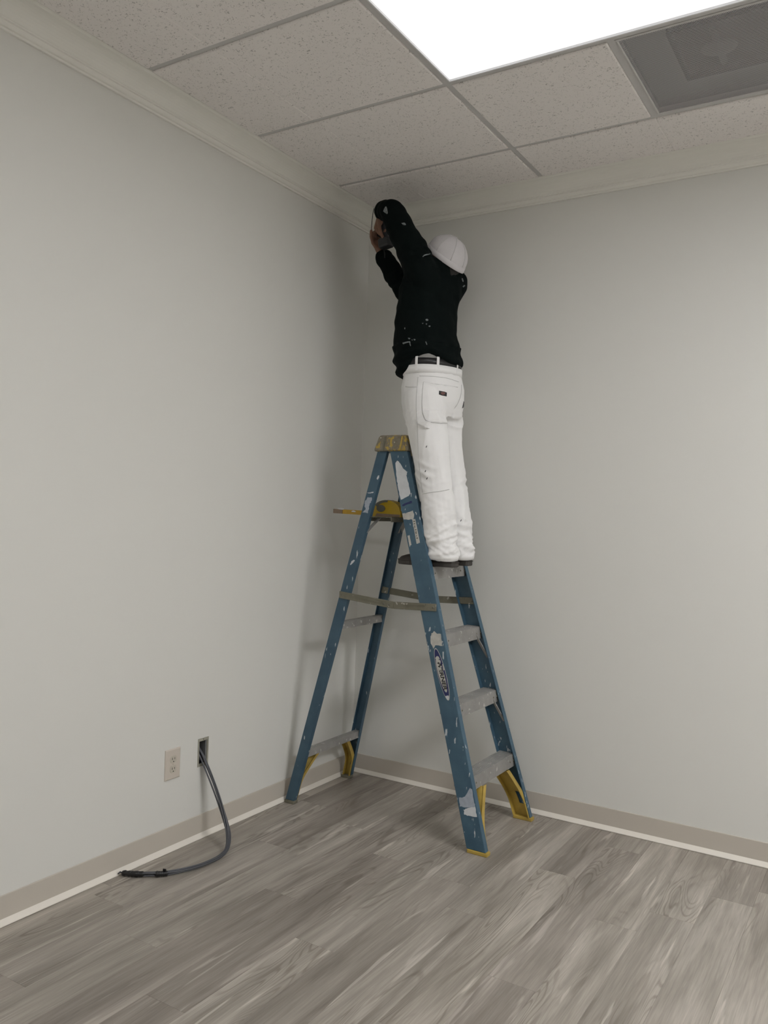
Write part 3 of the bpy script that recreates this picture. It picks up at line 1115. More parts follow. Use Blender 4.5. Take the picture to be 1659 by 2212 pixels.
# ------------------------------------------------------------------ tools on the pail shelf
tp = thing('tape_measure', 'yellow and grey domed tape measure on the ladder shelf', 'tape measure', (0.41, -0.40, zs))
tz = zs + 0.0004
dome = [(0.336, tz + 0.002)]
tx0, tx1 = 0.350, 0.512
prof = [(tx0, tz), (tx0, tz + 0.020), (tx0 + 0.006, tz + 0.034)]
for i in range(13):
    a = math.pi * (1 - (i + 1) / 15)
    prof.append(((tx0 + tx1) / 2 + math.cos(a) * (tx1 - tx0) / 2 * 0.97, tz + 0.014 + 0.064 * math.sin(a) ** 0.85))
prof += [(tx1, tz + 0.020), (tx1, tz)]
ty0, ty1 = -0.430, -0.372
body = part('case', MB().rings([[(x, y, z) for x, z in prof] for y in (ty0, ty1)]), 'tape_yellow', tp, bevel=0.006, seg=3)
gp = [(tx0 + 0.016, tz + 0.056), (tx0 + 0.030, tz + 0.066)]
top = [p for p in prof if p[1] > tz + 0.046 and p[0] < tx0 + 0.105]
shell = [(x, z + 0.0014) for x, z in top]
under = [(x + (0.431 - x) * 0.20, z - 0.009) for x, z in reversed(top)]
part('grip', MB().rings([[(x, y, z) for x, z in shell + under] for y in (ty0 - 0.0015, ty1 + 0.0015)]), 'tape_grey', tp)
part('side_badge', MB().rings([[(tx0 + 0.052 + 0.024 * math.cos(a) * s, y, tz + 0.039 + 0.0165 * math.sin(a) * s) for a in [2 * math.pi * j / 24 for j in range(24)]] for y, s in ((ty0 + 0.001, 1), (ty0 - 0.002, 1), (ty0 - 0.0028, 0.92))]), 'tape_grey', tp)
part('base_band', MB().rings([[(x, ty0 - 0.0016, z) for x, z in ((tx0 + 0.022, tz + 0.001), (tx1 - 0.004, tz + 0.001), (tx1 - 0.004, tz + 0.012), (tx0 + 0.030, tz + 0.015))],
                              [(x, ty0 + 0.002, z) for x, z in ((tx0 + 0.022, tz + 0.001), (tx1 - 0.004, tz + 0.001), (tx1 - 0.004, tz + 0.012), (tx0 + 0.030, tz + 0.015))]]), 'stick_bare', tp)
part('hook', MB().box((tx0 - 0.014, ty0 + 0.012, tz + 0.002), (tx0 - 0.001, ty1 - 0.010, tz + 0.020)), 'drill_black', tp, bevel=0.003)
part('hook_plate', MB().box((tx0 - 0.016, ty0 + 0.016, tz + 0.0005), (tx0 - 0.0138, ty1 - 0.014, tz + 0.018)), 'aluminium', tp)

ws = thing('wooden_stick', 'flat yellow stick with a bare brown end poking out past the ladder', 'stick', (0.22, -0.335, zs))
zst = lambda x: zs + 0.0115 + (0.40 - x) * 0.022
za = zs + 0.0085
part('painted_length', MB().bar((0.117, -0.335, zst(0.117)), (0.400, -0.335, zst(0.400)), (0, 0, 0.0110), (0, 0.004, 0)), 'stick_yellow', ws)
part('bare_end', MB().bar((0.060, -0.335, zst(0.060)), (0.115, -0.335, zst(0.115)), (0, 0, 0.0110), (0, 0.004, 0)), 'stick_bare', ws)
part('dark_joint', MB().bar((0.115, -0.335, zst(0.115)), (0.117, -0.335, zst(0.117)), (0, 0, 0.0111), (0, 0.0041, 0)), 'ink_black', ws)
for xa, xc, zz in ((0.085, 0.135, 0.0215), (0.170, 0.198, 0.0130)):
    mb = MB()
    rnd = random.Random(int(xa * 1000))
    ring = [((xa + xc) / 2 + (xc - xa) / 2 * math.cos(2 * math.pi * j / 14) * rnd.uniform(0.8, 1.1), za + zz + 0.0045 * math.sin(2 * math.pi * j / 14) * rnd.uniform(0.6, 1.2) - (xa - 0.12) * 0.032) for j in range(14)]
    mb.rings([[(x, -0.3388, z) for x, z in ring], [(x, -0.3399, z) for x, z in ring]])
    part('paint_smear', mb, 'white_paint', ws)

# ------------------------------------------------------------------ the painter
per = thing('person', 'person in black jacket, white work trousers and white cap reaching up from the ladder', 'person', (0.68, -0.37, STEPS[3]))
PO = origin(per)


def organic(name, mb, voxel, iters, m, parent, disp=None, factor=0.5):
    """melt overlapping closed shapes into one continuous skin"""
    me = mb.mesh(name + '_raw', PO)
    o = bpy.data.objects.new(name + '_raw', me)
    COL.objects.link(o)
    r = o.modifiers.new('r', 'REMESH')
    r.mode = 'VOXEL'
    r.voxel_size = voxel
    s = o.modifiers.new('s', 'SMOOTH')
    s.factor = factor
    s.iterations = iters
    dg = bpy.context.evaluated_depsgraph_get()
    dg.update()
    out = bpy.data.meshes.new_from_object(o.evaluated_get(dg))
    out.name = name
    bpy.data.objects.remove(o)
    if disp:
        n = len(out.vertices)
        co = np.empty(n * 3)
        no = np.empty(n * 3)
        out.vertices.foreach_get('co', co)
        out.vertices.foreach_get('normal', no)
        co = co.reshape(-1, 3)
        no = no.reshape(-1, 3)
        d = np.array([disp(V(p) + PO, V(q)) for p, q in zip(co, no)])
        out.vertices.foreach_set('co', (co + no * d[:, None]).ravel())
        out.update()
    shade(out, True)
    return place(name, out, m, parent, (0, 0, 0) if parent is per else -parent.location)


def frame2(deg):
    t = math.radians(deg)
    Fv = V((-math.cos(t), math.sin(t), 0))
    Lv = V((-math.sin(t), -math.cos(t), 0))
    return Fv, Lv


def loft(mb, secs, n=28, e=2.3):
    rs = []
    for c, deg, a, b, tilt in secs:
        hitch = tilt[2] if len(tilt) > 2 else 0.0
        Fv, Lv = frame2(deg)
        ring = []
        for j in range(n):
            u = 2 * math.pi * j / n
            cu, su = math.cos(u), math.sin(u)
            ca = math.copysign(abs(cu) ** (2 / e), cu)
            sa = math.copysign(abs(su) ** (2 / e), su)
            p = V(c) + Lv * (a * ca) + Fv * (b * sa)
            p.z += tilt[0] * (-b * sa) + tilt[1] * (a * ca) + hitch * math.exp(-((u - 2 * math.pi + 0.85) / 0.55) ** 2)
            ring.append(p)
        rs.append(ring)
    return mb.rings(rs)


NT = (0.0, 0.0)
SOLE = STEPS[3] + 0.002
# --- trousers
tr = MB()
loft(tr, [((0.632, -0.370, 1.86), 20, 0.140, 0.100, NT), ((0.632, -0.370, 1.93), 20, 0.152, 0.122, NT), ((0.630, -0.370, 2.00), 20, 0.152, 0.126, NT),
          ((0.627, -0.370, 2.055), 20, 0.143, 0.113, NT), ((0.625, -0.370, 2.085), 20, 0.132, 0.100, NT)])
LLEG = [((0.630, -0.452, 1.935), 0.096), ((0.674, -0.462, 1.74), 0.086), ((0.706, -0.462, 1.55), 0.075), ((0.730, -0.458, 1.40), 0.075), ((0.745, -0.452, 1.275), 0.074)]
RLEG = [((0.645, -0.292, 1.935), 0.090), ((0.662, -0.290, 1.74), 0.073), ((0.690, -0.285, 1.55), 0.072), ((0.724, -0.285, 1.40), 0.074), ((0.742, -0.285, 1.275), 0.072)]
tr.chain(LLEG, 18).chain(RLEG, 18)
for (p, r), s in ((LLEG[-1], 1), (RLEG[-1], 1)):
    c = V(p)
    q = V((c.x + 0.004, c.y, SOLE + 0.038))
    tr.rings([[V((b.x + k * 1.12 * math.cos(2 * math.pi * j / 20), b.y + k * 0.93 * math.sin(2 * math.pi * j / 20), b.z)) for j in range(20)]
              for b, k in ((q, 0.0695), (q.lerp(c, 0.45), 0.0725), (c, 0.073))])


def ridge(x):
    x = x / math.pi
    t = abs((x % 2.0) - 1.0)
    return 1.0 - 2.2 * t ** 0.8


def trouser_wrinkle(p, n):
    z = p.z
    side = 1 if p.y > -0.372 else 0
    sg = 1 if side else -1
    rn = lambda sx, sz, sl, o: 1.0 - 2.4 * abs(noise.noise(V((p.x * sx + o, p.y * sx, (z + sl * (p.x - 0.73) * sg - 0.2 * (p.y + 0.4)) * sz))))
    # crumpled folds stacked above the shoes, slanting round the leg
    k = min(1.0, max(0.0, 1 - (z - 1.27) / 0.22)) if z > 1.232 else 0.0
    d = 0.0105 * k * (rn(9, 26, 0.55, 3.0 * side) - 0.75) + 0.0040 * k * rn(22, 50, -0.4, 7.0)
    kk = math.exp(-((z - 1.56) / 0.09) ** 2)
    d += 0.0050 * kk * rn(8, 24, -0.5, 11.0 + side)
    # long soft drape on the thighs
    kd = 0.35 if z > 1.88 else 1.0
    d += 0.0055 * kd * rn(15, 3.5, 0.3, 5.0 + 2 * side) + 0.006 * kd * noise.noise(V((p.x * 9, p.y * 9, z * 5)))
    ks = math.exp(-((z - 1.84) / 0.05) ** 2)
    d += 0.0055 * ks * rn(9, 26, 0.8, 2.0)
    return d


trousers = organic('trousers', tr, 0.0058, 3, 'trouser_cloth', per, trouser_wrinkle)
for (p, r) in (LLEG[-1], RLEG[-1]):
    hem = lambda k, z: [V((p[0] + 0.004 + k * 1.12 * math.cos(2 * math.pi * j / 36), p[1] + k * 0.93 * math.sin(2 * math.pi * j / 36), z + 0.004 * math.sin(4 * math.pi * j / 36))) for j in range(36)]
    part('hem', MB().rings([hem(0.064, SOLE + 0.030), hem(0.0695, SOLE + 0.030), hem(0.0712, SOLE + 0.046), hem(0.0712, SOLE + 0.054), hem(0.064, SOLE + 0.058)], cap=False), 'trouser_cloth', trousers, smooth=True)

# --- grey shirt tail and belt
shm = MB()
loft(shm, [((0.622, -0.370, 2.085), 20, 0.134, 0.104, NT), ((0.615, -0.368, 2.13), 20, 0.140, 0.110, NT), ((0.600, -0.365, 2.20), 21, 0.135, 0.110, NT), ((0.595, -0.362, 2.26), 21, 0.12, 0.10, NT)])
organic('shirt', shm, 0.008, 4, 'shirt_grey', per, lambda p, n: 0.005 * noise.noise(V((p.x * 18, p.y * 18, p.z * 8))))


def ring_band(c, deg, a, b, z0, z1, th, n=48, e=2.3, wob=0.0):
    Fv, Lv = frame2(deg)
    rs = []
    pts = []
    for j in range(n):
        u = 2 * math.pi * j / n
        cu, su = math.cos(u), math.sin(u)
        pts.append((math.copysign(abs(cu) ** (2 / e), cu), math.copysign(abs(su) ** (2 / e), su)))
    mk = lambda k, z: [V((c[0], c[1], z)) + Lv * ((a + k) * x) + Fv * ((b + k) * y) for x, y in pts]
    loop = [mk(0, z0), mk(th, z0), mk(th, z1), mk(0, z1), mk(0, z0)]
    return MB().rings(loop, cap=False)


belt = part('belt', ring_band((0.6245, -0.370), 20, 0.139, 0.107, 2.090, 2.124, 0.0042), 'belt_leather', per, smooth=True)
part('trouser_waistband', ring_band((0.6255, -0.370), 20, 0.1400, 0.1085, 2.056, 2.094, 0.0055), 'trouser_cloth', per, smooth=True)
for deg in (-158, -110, -68, -20, 30, 150):
    Fv, Lv = frame2(20)
    u = math.radians(deg)
    nx, ny = math.cos(u), math.sin(u)
    cu, su = math.copysign(abs(nx) ** (2 / 2.3), nx), math.copysign(abs(ny) ** (2 / 2.3), ny)
    p = lambda k, z: V((0.6245, -0.370, z)) + Lv * ((0.139 + k) * cu) + Fv * ((0.107 + k) * su)
    tang = V((0, 0, 1)).cross((p(1, 0) - p(0, 0)).normalized())
    part('belt_loop', MB().rings([[p(k, z) - tang * 0.006, p(k, z) + tang * 0.006, p(k + 0.002, z) + tang * 0.006, p(k + 0.002, z) - tang * 0.006]
                                  for k, z in ((0.0055, 2.066), (0.0062, 2.088), (0.0064, 2.126), (0.0020, 2.131))]), 'trouser_cloth', trousers)

# --- jacket
jk = MB()
loft(jk, [((0.604, -0.367, 2.072), 20, 0.132, 0.122, (0.15, -0.05, 0.075)), ((0.602, -0.367, 2.092), 20, 0.158, 0.142, (0.15, -0.05, 0.07)), ((0.588, -0.362, 2.17), 20, 0.162, 0.142, (0.10, 0.0, 0.03)),
          ((0.572, -0.358, 2.27), 21, 0.150, 0.124, NT), ((0.572, -0.352, 2.38), 22, 0.150, 0.118, NT), ((0.585, -0.345, 2.47), 22, 0.158, 0.112, NT),
          ((0.600, -0.338, 2.535), 22, 0.150, 0.098, NT), ((0.615, -0.335, 2.575), 22, 0.100, 0.080, NT), ((0.622, -0.333, 2.605), 22, 0.072, 0.070, NT)])
LSH, LEL, LCU = V((0.590, -0.445, 2.535)), V((0.425, -0.458, 2.835)), V((0.325, -0.375, 2.882))
RSH, REL, RCU = V((0.630, -0.215, 2.530)), V((0.355, -0.205, 2.530)), V((0.258, -0.245, 2.700))
jk.chain([(LSH + V((0.005, 0.06, -0.10)), 0.085), (LSH, 0.082), (LSH.lerp(LEL, 0.5) + V((0.004, 0, 0.006)), 0.070), (LEL, 0.058), (LEL.lerp(LCU, 0.6), 0.050), (LCU, 0.045)], 18)
jk.chain([(RSH + V((-0.03, -0.06, -0.09)), 0.085), (RSH, 0.080), (RSH.lerp(REL, 0.5), 0.068), (REL + V((0.012, 0, 0.004)), 0.060), (REL.lerp(RCU, 0.5), 0.053), (RCU, 0.044)], 18)

jk.capsule((0.655, -0.385, 2.560), 0.045, (0.684, -0.300, 2.560), 0.045, 14)      # collar bunched at the nape


def jacket_wrinkle(p, n):
    d = 0.008 * noise.noise(V((p.x * 11, p.y * 11, p.z * 8))) + 0.0055 * noise.noise(p * 24)
    # creases across the sleeves
    for A, B in ((LSH, LCU), (REL, RCU)):
        ax = (B - A)
        t = (p - A).dot(ax) / ax.length_squared
        if 0.0 < t < 1.0 and (p - (A + ax * t)).length < 0.13:
            d += 0.0034 * math.sin(t * ax.length * 105 + 9 * noise.noise(p * 7)) * (0.5 + noise.noise(p * 5 + V((9, 2, 4))))
    if p.z < 2.2:
        d += 0.005 * math.sin(p.z * 95 + 3 * noise.noise(p * 7))
    return d


jacket = organic('jacket', jk, 0.0068, 4, 'jacket_cloth', per, jacket_wrinkle)
part('cuff', MB().tube([LCU.lerp(LEL, 0.10), LCU + (LCU - LEL).normalized() * 0.030], [0.044, 0.040], 18), 'jacket_cloth', jacket, smooth=False, bevel=0.004)
part('cuff', MB().tube([RCU.lerp(REL, 0.10), RCU + (RCU - REL).normalized() * 0.018], [0.043, 0.040], 18), 'jacket_cloth', jacket, smooth=False, bevel=0.004)
part('collar', MB().rings([[V((0.622, -0.333, z)) + frame2(22)[1] * (k * math.cos(2 * math.pi * j / 24)) + frame2(22)[0] * (k * math.sin(2 * math.pi * j / 24)) for j in range(24)]
                           for k, z in ((0.074, 2.575), (0.080, 2.600), (0.074, 2.616), (0.066, 2.606))], cap=False), 'jacket_cloth', jacket, smooth=True)

# --- the body: head, neck, trunk, arms, hands and legs as one skin
HC = V((0.644, -0.330, 2.625))
hf = V((-0.86, 0.10, 0.50)).normalized()
hu = (V((0, 0, 1)) - hf * hf.z).normalized()
hl = hu.cross(hf).normalized()
if hl.dot(V((0, -1, 0))) < 0:
    hl = -hl


def hp(f, l, u):
    return HC + hf * f + hl * l + hu * u


bd = MB()
bd.ellipsoid(hp(-0.008, 0, 0.014), [hf * 0.094, hl * 0.074, hu * 0.088], 22, 14)
bd.ellipsoid(hp(0.026, 0, -0.050), [hf * 0.062, hl * 0.055, hu * 0.066], 18, 12)
bd.ellipsoid(hp(0.058, 0, -0.096), [hf * 0.026, hl * 0.028, hu * 0.020], 14, 8)      # chin
bd.capsule(hp(0.082, 0, 0.008), 0.009, hp(0.099, 0, -0.030), 0.013, 10)            # nose
bd.ellipsoid(hp(0.090, 0.011, -0.034), [hf * 0.010, hl * 0.008, hu * 0.007], 10, 6)
bd.ellipsoid(hp(0.090, -0.011, -0.034), [hf * 0.010, hl * 0.008, hu * 0.007], 10, 6)
bd.capsule(hp(0.076, 0.036, 0.020), 0.010, hp(0.076, -0.036, 0.020), 0.010, 10)     # brow
bd.capsule(hp(0.078, 0.018, -0.062), 0.007, hp(0.078, -0.018, -0.062), 0.007, 8)     # lips
bd.capsule(hp(0.076, 0.016, -0.073), 0.007, hp(0.076, -0.016, -0.073), 0.007, 8)
for s in (1, -1):
    bd.ellipsoid(hp(-0.004, s * 0.075, -0.012), [hf * 0.017, hl * 0.010, hu * 0.031], 12, 8)
    bd.capsule(hp(-0.012, s * 0.080, 0.010), 0.006, hp(-0.016, s * 0.080, -0.010), 0.006, 8)
bd.capsule(hp(-0.03, 0, -0.05), 0.058, V((0.605, -0.337, 2.52)), 0.062, 16)          # neck
loft(bd, [((0.62, -0.37, 1.92), 20, 0.11, 0.08, NT), ((0.615, -0.37, 2.08), 20, 0.118, 0.088, NT), ((0.59, -0.36, 2.25), 21, 0.115, 0.085, NT), ((0.59, -0.345, 2.42), 22, 0.125, 0.09, NT), ((0.605, -0.34, 2.52), 22, 0.10, 0.07, NT)])
bd.chain([(V((0.600, -0.40, 2.48)), 0.05), (LSH, 0.055), (LEL, 0.040), (LCU, 0.028)], 12)
bd.chain([(V((0.610, -0.27, 2.47)), 0.05), (RSH, 0.055), (REL, 0.040), (RCU, 0.028)], 12)
for leg in (LLEG, RLEG):
    bd.chain([(V(p), r * 0.68) for p, r in leg] + [(V((leg[-1][0][0] + 0.006, leg[-1][0][1], SOLE + 0.075)), 0.036)], 12)


def hand(wrist, f, palm, side, curls, thumb_curl, thumb_out=0.75, sc=1.0):
    """f: pointing direction, palm: direction the palm faces, side: thumb on side * (f x palm)"""
    f = V(f).normalized()
    palm = V(palm)
    palm = (palm - f * palm.dot(f)).normalized()
    t = f.cross(palm).normalized() * side
    W_ = V(wrist)
    for k in (-0.024, -0.008, 0.008, 0.024):
        bd.capsule(W_ + f * 0.012 * sc + t * k * 0.75 * sc, 0.0150 * sc, W_ + f * 0.082 * sc + t * k * 1.15 * sc, 0.0125 * sc, 10)
    bd.ellipsoid(W_ + f * 0.040 * sc + t * 0.024 * sc + palm * 0.010 * sc, [f * 0.034 * sc, t * 0.017 * sc, palm * 0.015 * sc], 12, 8)
    for k, (lat, ln, rad) in enumerate(((0.0285, 0.072, 0.0088), (0.0095, 0.080, 0.0090), (-0.0095, 0.074, 0.0086), (-0.0275, 0.058, 0.0078))):
        p = W_ + f * (0.088 - (0.006 if k == 3 else 0)) * sc + t * lat * sc
        d = (f + t * (1.5 - k) * 0.06).normalized()
        pn = (palm - d * palm.dot(d)).normalized()
        for j, (frac, b) in enumerate(((0.44, 1.0), (0.31, 1.1), (0.25, 0.7))):
            ang = math.radians(curls[k] * b)
            d, pn = (d * math.cos(ang) + pn * math.sin(ang)).normalized(), (pn * math.cos(ang) - d * math.sin(ang)).normalized()
            q = p + d * ln * frac * sc
            bd.capsule(p, rad * (1 - 0.10 * j) * sc, q, rad * (0.92 - 0.10 * j) * sc, 10, 3)
            p = q
    p = W_ + f * 0.030 * sc + t * 0.030 * sc + palm * 0.006 * sc
    d = (f * 0.62 + t * thumb_out + palm * 0.35).normalized()
    for j, (ln, r_) in enumerate(((0.036, 0.0115), (0.032, 0.0100), (0.026, 0.0088))):
        q = p + d * ln * sc
        bd.capsule(p, r_ * sc, q, r_ * 0.9 * sc, 10, 3)
        p = q
        d = d.lerp((palm * 0.7 + f * 0.5 - t * 0.5).normalized(), thumb_curl).normalized()


# upper hand: grips the drill handle; lower hand: pinches the wire
LHF, LHP = V((-0.62, 0.62, -0.30)), V((0.35, 0.15, -0.92))
LW = LCU + (LCU - LEL).normalized() * 0.022
bd.capsule(LCU, 0.026, LW, 0.024, 12)
hand(LW, (-0.50, 0.45, -0.55), (0.75, 0.35, -0.35), 1, (62, 66, 68, 70), 0.35, 0.5)
RW = RCU + (RCU - REL).normalized() * 0.020
bd.capsule(RCU, 0.027, RW, 0.025, 12)
hand(RW, (-0.42, -0.02, 0.90), (0.85, -0.30, 0.40), -1, (48, 42, 40, 38), 0.30, 0.8)

body = organic('body', bd, 0.0042, 3, 'skin', per)
for s in (1, -1):
    e = part('eye', MB().ellipsoid(hp(0.078, s * 0.031, 0.000), [hf * 0.011, hl * 0.0125, hu * 0.010], 14, 10), 'eye_white', body, smooth=True)
    part('iris', MB().ellipsoid(hp(0.0875, s * 0.031, 0.001), [hf * 0.003, hl * 0.005, hu * 0.005], 12, 6), 'hair', e, smooth=True)
    part('eyebrow', MB().capsule(hp(0.086, s * 0.018, 0.020), 0.0045, hp(0.078, s * 0.044, 0.022), 0.0035, 8), 'hair', body, smooth=True)

# hair at the nape, then the painter's cap
hr = MB()
hr.ellipsoid(hp(-0.018, 0, 0.004), [hf * 0.090, hl * 0.079, hu * 0.080], 22, 14)
hr.ellipsoid(hp(-0.058, 0, -0.030), [hf * 0.048, hl * 0.062, hu * 0.050], 16, 10)
organic('hair', hr, 0.006, 2, 'hair', per, lambda p, n: 0.003 * noise.noise(p * 60))
cm = MB()
nn = 40
rs = []
for i in range(11):
    t = math.pi / 2 * i / 10
    ring = []
    for j in range(nn):
        u = 2 * math.pi * j / nn
        k = math.cos(t) if i < 10 else 0.04
        wob = 1 + 0.10 * noise.noise(V((math.cos(u) * 1.6, math.sin(u) * 1.6, t * 1.5))) * math.sin(min(t * 2, math.pi / 2)) + 0.012 * abs(math.sin(u * 3)) * math.cos(t)
        ring.append(hp(-0.012 + 0.109 * math.cos(u) * k * wob, 0.087 * math.sin(u) * k * wob, 0.008 + (0.096 + 0.007 * noise.noise(V((math.cos(u) * k * 2, math.sin(u) * k * 2, 3)))) * math.sin(t) ** 0.72 - 0.018 * (1 - math.cos(u)) * math.cos(t) ** 4))
    rs.append(ring)
inner = [[HC + (p - HC) * 0.95 for p in r] for r in rs]
cm.rings([inner[0]] + rs, cap=False).add(rs[-1], [tuple(range(nn))])
capo = part('cap', cm, 'cap_cloth', per, smooth=True)
for j in range(0, nn, nn // 8 * 1):
    part('panel_seam', MB().tube([HC + (r[j] - HC) * 1.006 for r in rs[1:-1]], 0.0012, 5), 'trouser_seam', capo, smooth=True)
br_ = []
for k, dz in ((0, 0.0), (1, -0.003)):
    ring = []
    for j in range(17):
        u = -1.15 + 2.3 * j / 16
        ring.append(hp(-0.012 + 0.108 * math.cos(u), 0.088 * math.sin(u), 0.010 + dz))
    for j in range(17):
        u = 1.15 - 2.3 * j / 16
        e_ = math.cos(u / 1.15 * math.pi / 2) ** 0.6
        ring.append(hp(-0.012 + 0.108 * math.cos(u) + 0.068 * e_, 0.090 * math.sin(u), 0.010 + dz - 0.014 * e_ + 0.006 * math.cos(u)))
    br_.append(ring)
part('brim', MB().rings(br_), 'cap_cloth', capo)
part('button', MB().ellipsoid(hp(-0.012, 0, 0.104), [hf * 0.008, hl * 0.008, hu * 0.004], 12, 6), 'cap_cloth', capo, smooth=True)
part('band', MB().rings([[HC + (p - HC) * s + hu * dz for p in rs[0]] for s, dz in ((1.0, 0.0), (1.008, 0.001), (1.008, 0.024), (0.985, 0.025))], cap=False), 'cap_cloth', capo, smooth=True)

# --- shoes
for yc, xh in ((-0.452, 0.826), (-0.287, 0.815)):
    sm, um = MB(), MB()
    outl = []
    L_ = 0.300
    for x, hw, in ((0.0, 0.020), (0.012, 0.030), (0.05, 0.035), (0.11, 0.034), (0.17, 0.042), (0.22, 0.047), (0.262, 0.042), (0.288, 0.028), (0.300, 0.010)):
        outl.append((xh - x, hw))
    ring = [(x, yc - h) for x, h in outl] + [(x, yc + h) for x, h in reversed(outl)]
    sole = part('shoe', MB().rings([[(x, y, z) for x, y in ring] for z in (SOLE, SOLE + 0.022)]), 'shoe_sole', per, bevel=0.005)
    ups = []
    for x, hw, ht in ((0.004, 0.020, 0.060), (0.020, 0.030, 0.078), (0.060, 0.033, 0.086), (0.11, 0.033, 0.084), (0.16, 0.039, 0.066), (0.21, 0.043, 0.054), (0.255, 0.039, 0.046), (0.282, 0.027, 0.038), (0.294, 0.012, 0.030)):
        z0 = SOLE + 0.020
        ups.append([(xh - x, yc + hw * math.cos(a) * (1.0 if math.sin(a) < 0.3 else 0.9), z0 + max(0, math.sin(a)) ** 0.8 * (ht - 0.020)) for a in [math.pi * j / 12 for j in range(13)]])
    um.rings(ups)
    up_ = part('upper', um, 'shoe_leather', sole, smooth=True)
    part('welt', MB().rings([[(xh - 0.15 + (x - xh + 0.15) * 1.01, yc + (y - yc) * 1.04, z) for x, y in ring] for z in (SOLE + 0.020, SOLE + 0.0245)]), 'shoe_leather', sole)

# --- pocket, seams, label and specks of paint laid on the clothes
dg = bpy.context.evaluated_depsgraph_get()


def bvh(o):
    me = o.data
    return BVHTree.FromPolygons([v.co + PO for v in me.vertices], [tuple(p.vertices) for p in me.polygons])


TB, JB = bvh(trousers), bvh(jacket)


def on(tree, px, py, lift):
    h = tree.ray_cast(CAM, ray(px, py))
    if h[0] is None:
        return None
    n = h[1] if h[1].dot(ray(px, py)) < 0 else -h[1]
    if lift > 0.0025:
        n = (n + V((0.47, -0.88, 0)) * 2).normalized()      # thick patches stand off the back of the cloth as one piece
    return h[0] + n * lift


def seam(name, pts, tree, parent, m, r=0.0014, n=7):
    q = [V((x, y, 0)) for x, y in pts]
    out = [on(tree, p.x, p.y, 0.0002) for p in bez(q, n)]
    out = [p for p in out if p is not None]
    # drop jumps across a silhouette
    runs, cur = [], [out[0]]
    for a, b in zip(out[:-1], out[1:]):
        if (b - a).length > 0.05:
            runs.append(cur)
            cur = []
        cur.append(b)
    runs.append(cur)
    best = max(runs, key=len)
    if len(best) > 2:
        return part(name, MB().tube(best, r, 6), m, parent, smooth=True)


def cloth_patch(name, poly, tree, parent, m, lift=0.0022, step=3.0, soft=False):
    """a thin patch draped over the cloth inside an outline"""
    if soft:
        q = bez([(x, y, 0) for x, y in poly + poly[:1]], 5)
        poly = [(p.x + 0.35 * noise.noise(V((p.x * 2, p.y * 2, 0))), p.y + 0.35 * noise.noise(V((p.x * 2, p.y * 2, 9)))) for p in q[:-1]]
    xs_, ys_ = [p[0] for p in poly], [p[1] for p in poly]

    def inside(x, y):
        c = False
        for i in range(len(poly)):
            (x1, y1), (x2, y2) = poly[i], poly[i - 1]
            if (y1 > y) != (y2 > y) and x < (x2 - x1) * (y - y1) / (y2 - y1) + x1:
                c = not c
        return c
    nx = max(2, int((max(xs_) - min(xs_)) / step))
    ny = max(2, int((max(ys_) - min(ys_)) / step))
    idx, vs, vb = {}, [], []
    for j in range(ny + 1):
        # scan each row between its two ends so that the rim stays smooth
        y = lerp(min(ys_) + 0.01, max(ys_) - 0.01, j / ny)
        cr = []
        for i in range(len(poly)):
            (x1, y1), (x2, y2) = poly[i], poly[i - 1]
            if (y1 > y) != (y2 > y):
                cr.append((x2 - x1) * (y - y1) / (y2 - y1) + x1)
        if len(cr) < 2:
            continue
        a, b = min(cr), max(cr)
        for i in range(nx + 1):
            x = lerp(a, b, i / nx)
            p, q = on(tree, x, y, lift), on(tree, x, y, -0.001)
            if p is not None:
                idx[(i, j)] = len(vs)
                vs.append(p)
                vb.append(q)
    n = len(vs)
    fs = []
    edges = {}
    for j in range(ny):
        for i in range(nx):
            k = [(i, j), (i + 1, j), (i + 1, j + 1), (i, j + 1)]
            if all(c in idx for c in k):
                f = tuple(idx[c] for c in k)
                if max((vs[f[a]] - vs[f[b]]).length for a in range(4) for b in range(a)) < 0.06:
                    fs.append(f)
                    for a in range(4):
                        e = (f[a], f[(a + 1) % 4])
                        key = tuple(sorted(e))
                        edges[key] = None if key in edges else e
    if not fs:
        return None
    bs = [tuple(i + n for i in reversed(f)) for f in fs]
    rim = [(e[1], e[0], e[0] + n, e[1] + n) for e in edges.values() if e]
    return part(name, MB().add(vs + vb, fs + bs + rim), m, parent, smooth=False)


P2 = lambda pts: [(800 + x * 0.21702, 760 + y * 0.21702) for x, y in pts]
pocket_poly = P2([(530, 300), (640, 318), (760, 335), (870, 352), (880, 420), (845, 540), (795, 640), (762, 712), (690, 710), (600, 700), (550, 680), (520, 600), (515, 500), (520, 400)])
pk = cloth_patch('pocket', pocket_poly, TB, trousers, 'trouser_cloth', 0.0030)
seam('pocket_stitch', pocket_poly[:4], TB, trousers, 'trouser_seam')
seam('pocket_stitch', pocket_poly[7:] + [pocket_poly[0]], TB, trousers, 'trouser_seam', 0.0018)
seam('side_seam', P2([(475, 250), (462, 400), (458, 560), (470, 760), (478, 950), (488, 1120), (520, 1400)]), TB, trousers, 'trouser_seam')
seam('knee_seam', P2([(520, 1412), (600, 1400), (700, 1388), (785, 1370)]), TB, trousers, 'trouser_seam', 0.0018)
seam('yoke_seam', P2([(490, 240), (620, 245), (760, 262), (880, 300)]), TB, trousers, 'trouser_seam')
seam('seat_seam', P2([(905, 330), (900, 430), (860, 530), (800, 600), (775, 650)]), TB, trousers, 'trouser_seam', 0.0018)
seam('front_pocket_seam', P2([(350, 345), (400, 352), (465, 350)]), TB, trousers, 'trouser_seam')
cloth_patch('hammer_loop', P2([(470, 708), (545, 690), (600, 700), (588, 765), (560, 760), (520, 735)]), TB, trousers, 'trouser_cloth', 0.010, 2.0)
